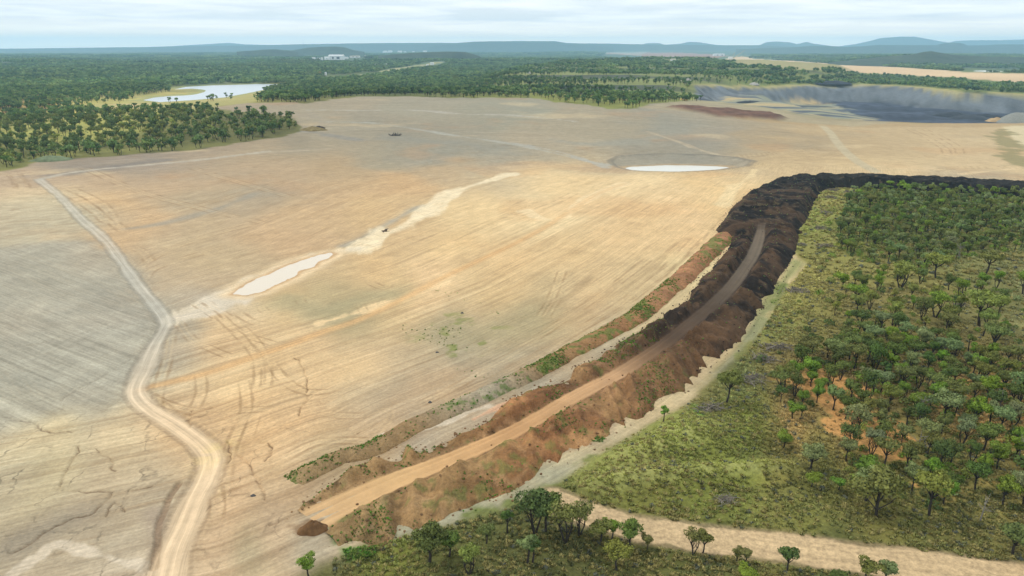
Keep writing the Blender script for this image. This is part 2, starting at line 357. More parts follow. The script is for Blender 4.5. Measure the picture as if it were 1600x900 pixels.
PALE = [(path(l, 3), wd, c) for l, wd, c in (
 ([(800,272),(770,280),(730,293),(690,312),(665,330),(620,358),(570,380),(530,396)], 5.0, (238,226,198)),
 ([(545,390),(500,402),(440,420),(380,445),(340,466),(290,492),(270,500)], 3.5, (225,216,198)),
 ([(400,462),(450,440),(500,415),(530,398)], 1.6, (236,214,176)),
 ([(340,470),(370,462),(330,484),(280,497)], 4.0, (214,206,192)),
 ([(500,600 - 95),(590,478),(640,462),(680,445),(700,432)], 2.2, (232,208,168)),
 ([(820,330),(870,345),(900,320),(940,300),(975,287)], 3.0, (232,214,178)),
 ([(1600,262),(1560,266),(1500,272)], 4.0, (225,205,170)),
 ([(600,684),(650,672),(700,655),(760,635)], 1.4, (214,205,190)),
 ([(740,655),(770,640),(800,628)], 1.0, (216,176,148)),
 ([(20,895),(60,870),(90,850),(130,862),(200,880),(235,890)], 1.2, (212,202,186)),
 ([(480,172),(560,173),(640,172),(720,178),(800,180),(900,190)], 2.5, (192,190,182)),
 ([(500,190),(580,192),(620,197),(700,210),(800,225),(870,240),(950,258)], 2.2, (180,182,176)),
 ([(60,282),(120,268),(200,260),(300,250),(420,238),(480,235),(520,232)], 1.8, (190,180,162)),
 ([(800,223),(850,232),(900,245),(948,262)], 2.0, (182,182,176)),
 ([(1010,205),(1050,218),(1100,236),(1160,250)], 2.2, (190,180,160)),
 ([(1180,265),(1160,285),(1130,320)], 3.0, (230,212,172)))]
DARK = [(path(l, 3), wd, c) for l, wd, c in (
 ([(540,384),(580,364),(630,336),(662,322)], 2.6, (160,162,156)),
 ([(40,275),(100,272),(170,262),(260,250)], 6.0, (138,134,130)),
 ([(445,200),(480,205),(520,212),(560,218)], 5.0, (150,150,148)),
 ([(480,200),(500,195),(500,185),(470,178)], 5.0, (176,168,152)),
 ([(600,215),(700,222),(800,238)], 9.0, (156,156,147)),
 ([(400,302),(330,330),(250,350),(200,357)], 2.5, (160,156,145)),
 ([(455,470),(500,485),(560,470),(600,462)], 7.0, (166,160,130)),
 ([(690,515),(740,525),(800,510),(860,490)], 9.0, (166,158,128)),
 ([(880,220),(960,225),(1060,205)], 8.0, (165,165,155)),
 ([(30,850),(80,825),(130,805)], 4.0, (150,142,128)),
 ([(240,800),(252,840),(246,880)], 1.5, (165,152,138)))]
SPOIL_TAN = PP([(1135,92),(1145,90.5),(1160,87.5),(1172,91),(1200,93.5),(1260,97),(1310,101),(1360,101.5),(1420,106),(1480,110),(1560,114),(1700,117),(1700,131),(1600,129),(1540,125),(1480,121),(1400,115),(1340,113),(1260,109.5),(1200,106.5),(1150,101)])
SPOIL_RED = PP([(945,82.5),(1000,80.5),(1080,82.5),(1110,84.5),(1140,87),(1120,91),(1060,89.5),(1000,87),(950,84.5)])
SPOIL_GREY = PP([(700,79.4),(800,78.2),(900,78.6),(960,80.5),(1010,82),(1000,87),(960,84.5),(900,81.5),(800,80.2)])
CORRIDOR = path([(500,122),(560,118),(600,113),(640,105),(660,102),(690,97)], 3)
SPIT = PP([(268,150),(300,142),(318,138.5),(312,136.5),(270,137),(255,139),(268,143),(262,147)])
RED_DIRT_PX = [(1036,168),(1060,166),(1090,168),(1130,171),(1170,175),(1210,179),(1232,185),(1215,190),(1190,187),(1160,186),(1120,184),(1085,176)]
RED_DIRT = PP(RED_DIRT_PX)
SHORE = PP([(190,162),(215,150),(260,156),(300,151),(350,148),(400,138),(420,148),(400,160),(330,168),(300,172),(260,170),(150,172),(120,165)])
TERRACE = PP([(1095,160),(1130,150),(1180,145),(1250,150),(1300,160),(1330,172),(1370,186),(1340,191),(1250,184),(1180,172)])

LEFTZ = PP([(-400,290),(-100,285),(60,290),(128,345),(190,408),(258,505),(222,578),(208,602),(235,650),(300,690),(315,750),(260,860),(240,960),(-300,960)])
GREYZ = PP([(-300,392),(0,385),(60,380),(130,372),(170,385),(200,415),(258,505),(222,578),(205,602),(160,640),(100,640),(60,655),(0,690),(-300,720)])
TUSS = PP([(900,740),(960,700),(1040,655),(1090,640),(1180,620),(1235,680),(1255,760),(1180,780),(1080,770),(980,790),(900,780)])
def ridged_(a, b, sc_): return 1 - np.abs(2 * vnoise(a / sc_, b / sc_, 245) - 1)
def ground_color(x, y):
    """linear display colour of the ground, and masks"""
    n = len(x); r = np.hypot(x, y)
    col = idw(BARE_A, x, y); veg = idw(VEG_A, x, y)
    wsc = np.clip(r / 200, .5, 4)
    wob = (fbm(x, y, 14, 4, 51) * 7 * wsc).astype(f32)
    sdb = sdist(x, y, BARE, 60) + wob * .5
    sds = sdist(x, y, SCRUB, 60) + wob * .45
    mb = sstep(-1.5, 2.5, sdb) * (1 - sstep(-1.5, 2.5, sds))
    # big soft stains of grey clay and pale silt on the bare ground
    st = fbm(x, y, 120, 5, 52); st2 = fbm(x * .6, y, 45, 5, 53)
    grey = lin([144, 145, 138]); pale = lin([232, 214, 178]); ora = lin([206, 158, 108])
    def mixc(c, t, k): return c * (1 - k[:, None]) + t * k[:, None]
    col = mixc(col, grey, (.5 * sstep(.06, .30, st)).astype(f32))
    col = mixc(col, pale, .40 * sstep(.16, .36, st2) * (r < 900))
    col = mixc(col, ora, .22 * sstep(.14, .34, fbm(x, y, 60, 5, 54)) * (r < 800))
    # streaks left by the grader, parallel to the bank on the right of the drain
    db, sg, ar = pdist(x, y, BERM_EXT)
    v1 = db * sg; u1 = ar
    dv, sgv, arv = pdist(x, y, VALLEY)
    v2 = dv * sgv + 10 * fbm(x, y, 120, 2, 60); u2 = arv
    right = (sgv < 0)
    back = sstep(430, 500, r) * (1 - 0 * r)
    v3 = r + 25 * fbm(x, y, 160, 2, 61); u3 = x
    lg = sdist(x, y, LEFTZ, 60) + wob
    pk = sstep(-3, 3, sdist(x, y, GREYZ, 40) + wob); rot_ = np.where(pk > .5, 2.62, .42)
    ul, vl = x * np.cos(rot_) + y * np.sin(rot_), -x * np.sin(rot_) + y * np.cos(rot_)
    u = np.where(back > .5, u3, np.where(right, u1, u2)); v = np.where(back > .5, v3, np.where(right, v1, v2))
    inl = (lg > 0) & (back < .5); u = np.where(inl, ul, u); v = np.where(inl, vl, v)
    lodf = np.clip(260 / r, .25, 1)
    s1 = vnoise(u / 55, v / 1.1, 71) - .5; s2 = vnoise(u / 90, v / 2.8, 72) - .5; s3 = vnoise(u / 140, v / 7.5, 73) - .5; s4 = vnoise(u / 20, v / .55, 74) - .5
    amp = (.45 + 1.1 * sstep(-.1, .3, fbm(x, y, 70, 3, 62)))
    streak = (s1 * lodf * 1.1 + s2 * .55 + s3 * .4 + s4 * .9 * lodf) * amp
    cx = (x * .80 + y * .6); cy = (-x * .6 + y * .8)
    cross = (vnoise(cx / 70, cy / 1.6, 75) - .5)
    cross2 = (vnoise((x * .31 + y * .95) / 60, (-x * .95 + y * .31) / 1.5, 75) - .5) * sstep(-.05, .15, fbm(x, y, 50, 3, 255))
    left_field = (~right) & (r < 520)
    streak = streak + np.where(left_field & ~inl, cross * .55, 0) + np.where(inl, cross2 * .9, 0)
    col = col * (1 + .17 * streak[:, None] * np.array([.85, 1, 1.15]))
    col = col * (1 + .10 * (fbm(x, y, 6, 4, 63) * sstep(500, 200, r))[:, None])
    # thin dark scratch marks
    sc1 = sstep(.80, .93, vnoise(u / 26, v / .9, 76)) * sstep(-.05, .2, fbm(x, y, 45, 3, 64)) * (r < 450)
    sc2 = sstep(.80, .93, vnoise(cx / 24, cy / 1.1, 77)) * left_field
    col = mixc(col, lin([150, 128, 98]), (.38 * np.maximum(sc1, sc2 * .7)).astype(f32))
    # hoed furrows at the far left
    lf = sdist(x, y, PP([(-60,395),(60,385),(170,395),(225,470),(200,500),(60,470),(-60,460)]), 20)
    fur = vnoise((x * .55 + y * .83) / 60, (-x * .83 + y * .55) / 1.9, 78)
    col = col * (1 - .28 * (sstep(-3, 4, lf) * (fur - .45))[:, None])
    lf2 = sdist(x, y, PP([(0,462),(80,462),(90,500),(0,505)]), 10)
    fur2 = vnoise((x * .2 - y) / 14, (x + y * .25) / 1.5, 79)
    col = mixc(col, lin([205, 196, 175]), (.6 * sstep(-1, 2, lf2) * sstep(.6, .8, fur2)).astype(f32))
    # long lines and drains
    for pl, wd, c in DARK:
        d, _, a = pdist(x, y, pl, False, 60)
        k = np.exp(-(np.maximum(d + wob * .8 * wd / 5, 0) / wd) ** 2) * .75
        col = mixc(col, lin(c), k.astype(f32))
    for pl, wd, c in PALE:
        d, _, a = pdist(x, y, pl, False, 40)
        wn = wd * (.65 + 1.0 * vnoise(a / 14, a * 0 + wd, 80))
        ragged = fbm(x, y, 5 * wsc, 4, 81)
        k = sstep(1.15, .45, d / wn + ragged * 1.7) * (.82 + .6 * fbm(x, y, 3, 3, 82))
        col = mixc(col, lin(c), np.clip(k, 0, .95).astype(f32))
    d, _, _ = pdist(x, y, TRACK3, False, 20)
    col = mixc(col, lin([214, 176, 128]), (.42 * sstep(1.7, .9, d + .5 * fbm(x, y, 5, 3, 83)) * sstep(420, 200, r) + .25 * sstep(3.2, 1.5, d)).astype(f32))
    for i, pl in enumerate(TRACKS):
        d, sgd, a = pdist(x, y, pl, False, 6)
        rr = np.clip(r / 170, 1, 2.2)
        g = np.abs(d - 1.15 * rr)
        LL = float(np.hypot(*np.diff(pl, axis=0).T).sum())
        fade = sstep(.5, 5, a) * sstep(LL - .5, LL - 5, a)
        g = np.abs(g + .35 * fbm(x, y, 3, 2, 240 + i)); k = sstep(.40 * rr, .10, g) * sstep(.15, .75, vnoise(a / 5, a * 0 + i, 84)) * .5 * fade
        col = mixc(col, lin([148, 122, 90] if i not in range(16, 28) else [140, 136, 122]), k.astype(f32))
        k2 = sstep(.35 * rr, .1, np.abs(d - .55 * rr)) * .16 * fade
        col = mixc(col, lin([228, 205, 165]), k2.astype(f32))
    cwx = x + 3.2 * fbm(x, y, 7, 5, 85); cwy = y + 3.2 * fbm(x, y, 7, 5, 86)
    for i, pl in enumerate(CRACKS):
        d, _, a = pdist(cwx, cwy, pl, False, 4)
        k = sstep(.22, .04, d) * sstep(.2, .7, vnoise(a / 2.5, a * 0 + i, 220)) * .72
        col = mixc(col, lin([104, 84, 64]), k.astype(f32))
    wx = x + .8 * fbm(x, y, 6, 3, 87); wy = y + .8 * fbm(x, y, 6, 3, 88)
    d, _, a = pdist(wx, wy, GULLY, False, 5)
    col = mixc(col, lin([140, 118, 98]), (.6 * sstep(.7, .3, d)).astype(f32))
    # basin surround
    s = sdist(x, y, RIM2, 30)
    col = mixc(col, lin([156, 156, 148]), sstep(-1, 2, s + wob * .15) * .6)
    s2_ = sdist(x, y, POND2, 30)
    col = mixc(col, lin([192, 170, 138]), sstep(-5, -1, s2_ + wob * .2) * .8)
    d, _, _ = pdist(x, y, RIM2, True, 20)
    col = mixc(col, lin([112, 112, 108]), (.5 * sstep(2.6, 1.0, d + 2 * fbm(x, y, 20, 3, 246))).astype(f32))
    s = sdist(x, y, POND1, 20)
    col = mixc(col, lin([226, 206, 174]), sstep(-7, -1.5, s + wob * .3) * .85)
    col = mixc(col, lin([184, 146, 104]), sstep(-2.2, -.2, s + wob * .12) * .6)
    # pale orange patches between the windrow and the bank
    # weeds on the bare field
    gz = sdist(x, y, PP([(640,500),(700,470),(790,490),(800,560),(720,570),(650,540)]), 20)
    kk = sstep(-4, 6, gz) * sstep(.12, .3, fbm(x, y, 3.5, 3, 89)) * sstep(-.1, .15, fbm(x, y, 25, 2, 90))
    col = mixc(col, lin([120, 136, 62]), (.75 * kk).astype(f32))
    gz_ = sstep(-5, 6, sdist(x, y, GREYZ, 40) + wob)
    col = mixc(col, (lin([168, 167, 153]) * np.array([1, 1.0, 1.06]))[None] * (1 + .17 * streak + .32 * fbm(x, y, 9, 4, 243))[:, None], (.75 * gz_).astype(f32))
    # --- vegetated ground
    g1 = fbm(x, y, 22, 5, 91); g2 = fbm(x, y, 5, 4, 92)
    veg = veg * (1 + .45 * g1 + .28 * g2 * sstep(900, 300, r))[:, None]
    veg = mixc(veg, lin([150, 142, 92]), (.45 * sstep(.05, .3, fbm(x, y, 35, 4, 93)) * (r < 420)).astype(f32))
    soil = sdist(x, y, PP([(1215,590),(1300,570),(1400,600),(1600,640),(1700,700),(1700,760),(1500,740),(1440,800),(1480,830),(1600,870),(1420,850),(1330,815),(1260,810),(1270,780),(1330,770),(1250,730),(1225,660)]), 20)
    so = sstep(-4, 5, soil) * sstep(.10, .17, fbm(x, y, 13, 4, 94) + .04)
    veg = mixc(veg, lin([196, 150, 104]), (.85 * so).astype(f32))
    # --- margin strip between bank and scrub
    sm = sdist(x, y, MARGIN, 30)
    dR, sgR, arR = pdist(x, y, SR_, False, 40)
    mstr = vnoise(arR / 30, dR / 1.0, 95) - .5
    mc = np.stack([np.interp(r, [100, 118, 130, 142, 165, 200, 255, 285], lin([[170,168,146],[200,182,148],[196,180,146],[150,148,130],[140,142,110],[146,148,98],[176,166,118],[172,160,110]])[:, i]) for i in range(3)], 1)
    mc = mixc(mc, lin([196, 178, 142]), (.8 * sstep(.08, .32, fbm(x, y, 30, 4, 96))).astype(f32)); mc = mixc(mc, lin([140, 146, 100]), (.75 * sstep(150, 260, r) * sstep(-.2, .15, fbm(x, y, 20, 3, 250))).astype(f32))
    mc = mixc(mc, lin([150, 155, 150]), (sstep(.0, .3, fbm(x, y, 30, 3, 97)) * sstep(190, 130, r)).astype(f32))
    mc = mixc(mc, lin([118, 130, 72]), .95 * sstep(.0, .14, fbm(x, y, 9, 4, 98) - sstep(6, 1, dR) * .22 + .05))
    mc = mc * (1 + .34 * mstr)[:, None] * np.array([1.0, .96, .86])
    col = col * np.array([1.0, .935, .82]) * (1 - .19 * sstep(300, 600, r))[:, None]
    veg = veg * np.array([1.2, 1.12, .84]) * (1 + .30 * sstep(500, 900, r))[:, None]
    tz = sstep(-4, 6, sdist(x, y, TUSS, 20)) * 1.0; rdg = ridged_(x * .25 + y * .1, y * .8 - x * .15, 7.5)
    veg = mixc(veg, lin([166, 166, 98]), (.75 * tz * sstep(.35, .85, rdg)).astype(f32)); veg = mixc(veg, lin([84, 92, 52]), (.5 * tz * sstep(.3, .05, rdg)).astype(f32))
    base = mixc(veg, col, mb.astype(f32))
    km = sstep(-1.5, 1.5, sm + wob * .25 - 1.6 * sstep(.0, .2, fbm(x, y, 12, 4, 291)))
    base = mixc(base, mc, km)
    for g in GREEN_PATCHES:
        s = sdist(x, y, g, 10) + wob * .3
        base = mixc(base, lin([92, 140, 52]), (.85 * sstep(-.8, .8, s)).astype(f32))
    # roads
    d, sgd, a = pdist(x, y, ROAD, False, 20)
    da = np.minimum(d, pdist(x, y, ROAD_UP, False, 20)[0] * 1.5)
    rut = vnoise(a / 60, d * sgd / .5, 101) - .5 + .5 * (vnoise(a / 25, d * sgd / .22, 109) - .5)
    kr = sstep(120, 210, r)
    wid = 2.1 - .5 * kr + 1.0 * fbm(x, y, 16, 3, 102) * 1.6
    rc = lin([214, 188, 152])[None] * (1 - kr[:, None]) + lin([182, 178, 164])[None] * kr[:, None]
    rc = rc * (1 + .25 * rut + .25 * np.exp(-((d - .9) / .4) ** 2))[:, None]
    base = mixc(base, lin([150, 128, 100])[None] * (1 - kr[:, None]) + lin([140, 138, 126])[None] * kr[:, None], (.42 * sstep(.75, .2, np.abs(d - wid - .5 + .4 * fbm(x, y, 5, 3, 103)))).astype(f32))
    base = mixc(base, rc, ((.85 - .25 * kr) * sstep(.7, -.5, d - wid + .6 * fbm(x, y, 3, 3, 239))).astype(f32))
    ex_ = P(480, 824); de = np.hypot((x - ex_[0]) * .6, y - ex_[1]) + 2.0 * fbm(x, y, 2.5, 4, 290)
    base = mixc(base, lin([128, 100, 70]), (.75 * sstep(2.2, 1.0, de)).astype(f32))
    dup = pdist(x, y, ROAD_UP, False, 20)[0]
    base = mixc(base, lin([184, 174, 156]), (.7 * sstep(2.6, 1.4, dup)).astype(f32))
    m_road = (d < wid); u = np.where(m_road, a, u); v = np.where(m_road, d * sgd * 1.6, v)
    yb = np.exp(-((x - YEL[0]) ** 2 + ((y - YEL[1]) * .6) ** 2) / 9)
    base = mixc(base, lin([236, 208, 140]), (.5 * yb * sstep(.2, .7, vnoise(x / 1.2, y / 1.2, 222))).astype(f32))
    d, sgd, a = pdist(x, y, TRACK, False, 20)
    rut = vnoise(a / 40, d * sgd / .45, 104) - .5
    wid2 = 2.35 + .5 * sstep(-5, 30, x) + 1.0 * fbm(x, y, 10, 3, 105)
    tcg = lin([196, 170, 130])[None] + 0 * veg
    tcg = mixc(tcg, lin([196, 162, 118]), (.6 * sstep(.0, .35, fbm(x, y, 40, 2, 106))).astype(f32))
    tcg = tcg * (1 + .28 * rut + .08 * fbm(x, y, 3, 3, 107) - .12 * np.exp(-((np.abs(d - 1.1)) / .35) ** 2))[:, None]
    base = mixc(base, lin([150, 130, 100]), (.7 * sstep(1.4, .3, d - wid2)).astype(f32))
    base = mixc(base, tcg, sstep(.35, -.25, d - wid2 + 1.1 * fbm(x, y, 2.2, 3, 108)))
    m_track = d < wid2; u = np.where(m_track, a, u); v = np.where(m_track, d * sgd * 1.6, v)
    d, _, _ = pdist(x, y, HAUL_BACK, False, 20)
    base = mixc(base, lin([188, 174, 142]), (.85 * sstep(4, 2.5, d)).astype(f32))
    s = sdist(x, y, HAUL_R, 20)
    base = mixc(base, lin([206, 190, 152]), sstep(-1.5, 1.5, s))
    s = sdist(x, y, PP([(1548,205),(1570,202),(1600,236),(1640,270),(1590,262),(1560,240)]), 20) + wob
    base = mixc(base, lin([140, 132, 90]), (.8 * sstep(-3, 3, s)).astype(f32))
    # rim between field and pit
    s = sdist(x, y, PP([(1180,172),(1250,182),(1330,189),(1450,192),(1560,190),(1620,196),(1500,199),(1400,198),(1320,199),(1250,196),(1180,190),(1120,180)]), 30)
    base = mixc(base, lin([172, 148, 108]), (.75 * sstep(-4, 6, s + wob * .5)).astype(f32))
    s = sdist(x, y, PP([(1000,168),(1095,155),(1200,162),(1330,182),(1400,192),(1330,198),(1200,188),(1100,178)]), 30)
    base = mixc(base, lin([164, 152, 122]) * (1 + .4 * fbm(x, y, 30, 3, 294))[:, None], (.85 * sstep(-4, 6, s + wob * .4)).astype(f32))
    # pit
    s = sdist(x, y, PIT, 300)
    pc = lin([70, 78, 92])[None] + 0 * veg
    ps = vnoise(x / 300, y / 10, 111) - .5
    floor_ = sstep(-8, 10, sdist(x, y, DEEP, 200))
    sdD = sdist(x, y, DEEP, 300)
    wall = sstep(1000, 1100, r) * (1 - sstep(38, 52, sdD + 18 * fbm(x, y, 110, 3, 22)))
    pc = mixc(pc, lin([116, 122, 124]), wall * .8)
    chute = vnoise((x + .5 * y) / 13, y / 220, 112) * .6 + .4 * vnoise((x + .5 * y) / 5, y / 120, 119)
    pc = pc * (1 + (.9 * ps + .9 * (vnoise(x / 90, y / 5, 262) - .5)) * (1 - wall) + (.85 * (chute - .5) + .5 * (vnoise((sdD + 14 * fbm(x, y, 60, 3, 293)) / 7, x / 160, 292) - .5)) * wall)[:, None]
    tr = sstep(-6, 10, sdist(x, y, TERRACE, 100) + wob)
    band = vnoise(x / 170, y / 22, 113)
    tcol = mixc(lin([150, 152, 128])[None] + 0 * veg, lin([196, 172, 122]), sstep(.5, .8, band))
    tcol = mixc(tcol, lin([92, 98, 104]), sstep(.4, .15, band))
    pc = mixc(pc, tcol, tr * .9)
    coal = sstep(.62, .75, vnoise(x / 90, y / 30, 114)) * floor_ * (1 - wall)
    pc = mixc(pc, lin([48, 54, 62]), coal.astype(f32) * .55)
    kp = sstep(-6, 4, s + wob * .4)
    base = mixc(base, pc, kp)
    rim = sstep(14, 3, np.abs(s + wob * .6)) * sstep(1150, 1250, y) * (x > 60)
    base = mixc(base, lin([186, 172, 110]), (.75 * rim).astype(f32))
    # far spoil
    sT = sdist(x, y, SPOIL_TAN, 300)
    base = mixc(base, lin([214, 184, 142])[None] * (1 + .3 * fbm(x, y * .4, 160, 4, 115))[:, None], sstep(-8, 8, sT + wob))
    s = sdist(x, y, SPOIL_RED, 300)
    base = mixc(base, lin([170, 126, 104])[None] * (1 + .5 * fbm(x, y, 200, 4, 116))[:, None], sstep(-10, 10, s + wob * 2) * .9)
    s = sdist(x, y, SPOIL_GREY, 300)
    base = mixc(base, lin([172, 176, 158]), (.55 * sstep(-10, 10, s + wob * 2)).astype(f32))
    d, _, _ = pdist(x, y, CORRIDOR, False, 80)
    base = mixc(base, lin([176, 168, 120]), (.85 * sstep(24, 14, d)).astype(f32))
    s = sdist(x, y, SHORE, 100)
    base = mixc(base, lin([168, 160, 102]), (.7 * sstep(-5, 8, s + wob)).astype(f32))
    base = mixc(base, lin([206, 178, 132]), (.6 * sstep(-5, 8, s + wob) * sstep(.12, .3, fbm(x, y, 60, 3, 117))).astype(f32))
    s = sdist(x, y, LAKE, 100)
    base = mixc(base, lin([158, 160, 104]), (.8 * sstep(-26, -6, s + wob)).astype(f32))
    tb = sstep(-40, 60, sdist(x, y, TERR, 300)); rw_ = r + 40 * fbm(x, y, 260, 3, 33)
    base = mixc(base, lin([128, 132, 76]) * (1 + .5 * fbm(x, y, 50, 4, 230))[:, None], (.7 * tb * (1 - kp)).astype(f32))
    for rs in TSTEP: base = mixc(base, lin([78, 84, 76]) * (1 + .5 * fbm(x, y, 30, 3, 231))[:, None], (tb * sstep(rs - 8, rs - 2, rw_) * sstep(rs + 26, rs + 18, rw_) * .85 * (1 - kp)).astype(f32))
    mveg = (1 - mb) * (1 - km) * (1 - kp)
    return base, dict(road=m_road, track=m_track, pit=kp > .5, bare=(mb > .5), veg=mveg, scrub=sds > 0, stc=u, stv=v)
YEL = P(338, 706)
_b = PP(BERM_PX)
BERM_EXT = dens([P(330, 800), P(400, 772)] + [tuple(p) for p in _b] + [P(1180, 325), P(1215, 290), P(1240, 255)], 3)

# ------------------------------------------------------------------ object helpers
def setp(o, label=None, cat=None, group=None, kind=None):
    if label: o['label'] = label
    if cat: o['category'] = cat
    if group: o['group'] = group
    if kind: o['kind'] = kind
    return o
def npmesh(name, co, quads, mats=(), smooth=True, tris=None):
    me = bpy.data.meshes.new(name)
    co = np.asarray(co, f32); me.vertices.add(len(co)); me.vertices.foreach_set('co', co.ravel())
    loops = []; starts = []
    nq = len(quads) if quads is not None else 0; nt_ = len(tris) if tris is not None else 0
    arr = []
    if nq: arr.append(np.asarray(quads, np.int32).ravel())
    if nt_: arr.append(np.asarray(tris, np.int32).ravel())
    arr = np.concatenate(arr)
    me.loops.add(len(arr)); me.loops.foreach_set('vertex_index', arr)
    me.polygons.add(nq + nt_)
    st = np.concatenate([np.arange(nq) * 4, nq * 4 + np.arange(nt_) * 3]).astype(np.int32)
    me.polygons.foreach_set('loop_start', st)
    me.polygons.foreach_set('use_smooth', np.full(nq + nt_, smooth))
    me.update(calc_edges=True)
    for m in mats: me.materials.append(m)
    return me
def addcol(me, rgb, name='Col'):
    a = me.color_attributes.new(name, 'FLOAT_COLOR', 'POINT')
    d = np.ones((len(rgb), 4), f32); d[:, :3] = rgb
    a.data.foreach_set('color', d.ravel())
def addf(me, v, name):
    a = me.attributes.new(name, 'FLOAT', 'POINT'); a.data.foreach_set('value', np.asarray(v, f32))
def obj(name, me, parent=None, loc=None):
    o = bpy.data.objects.new(name, me); C.objects.link(o)
    if parent: o.parent = parent
    if loc is not None: o.location = loc
    return o
def material(name):
    m = bpy.data.materials.new(name); m.use_nodes = True
    b = m.node_tree.nodes['Principled BSDF']; b.inputs['Roughness'].default_value = .95
    b.inputs['Specular IOR Level'].default_value = .15
    return m, m.node_tree, b
def flatmat(name, c, rough=.8, spec=.2, noise=0, scale=1.0, c2=None):
    m, t, b = material(name)
    b.inputs['Roughness'].default_value = rough; b.inputs['Specular IOR Level'].default_value = spec
    if noise or c2:
        tx = N(t, 'ShaderNodeTexCoord'); n = N(t, 'ShaderNodeTexNoise'); n.inputs['Scale'].default_value = scale; n.inputs['Detail'].default_value = 5
        t.links.new(tx.outputs['Object'], n.inputs['Vector'])
        rp = N(t, 'ShaderNodeValToRGB'); c = np.array(c)
        rp.color_ramp.elements[0].position = .3; rp.color_ramp.elements[1].position = .7
        rp.color_ramp.elements[0].color = (*(c * (1 - noise)), 1); rp.color_ramp.elements[1].color = (*(np.array(c2) if c2 is not None else c * (1 + noise)), 1)
        t.links.new(n.outputs['Fac'], rp.inputs[0]); t.links.new(rp.outputs[0], b.inputs['Base Color'])
    else: b.inputs['Base Color'].default_value = (*c, 1)
    return m

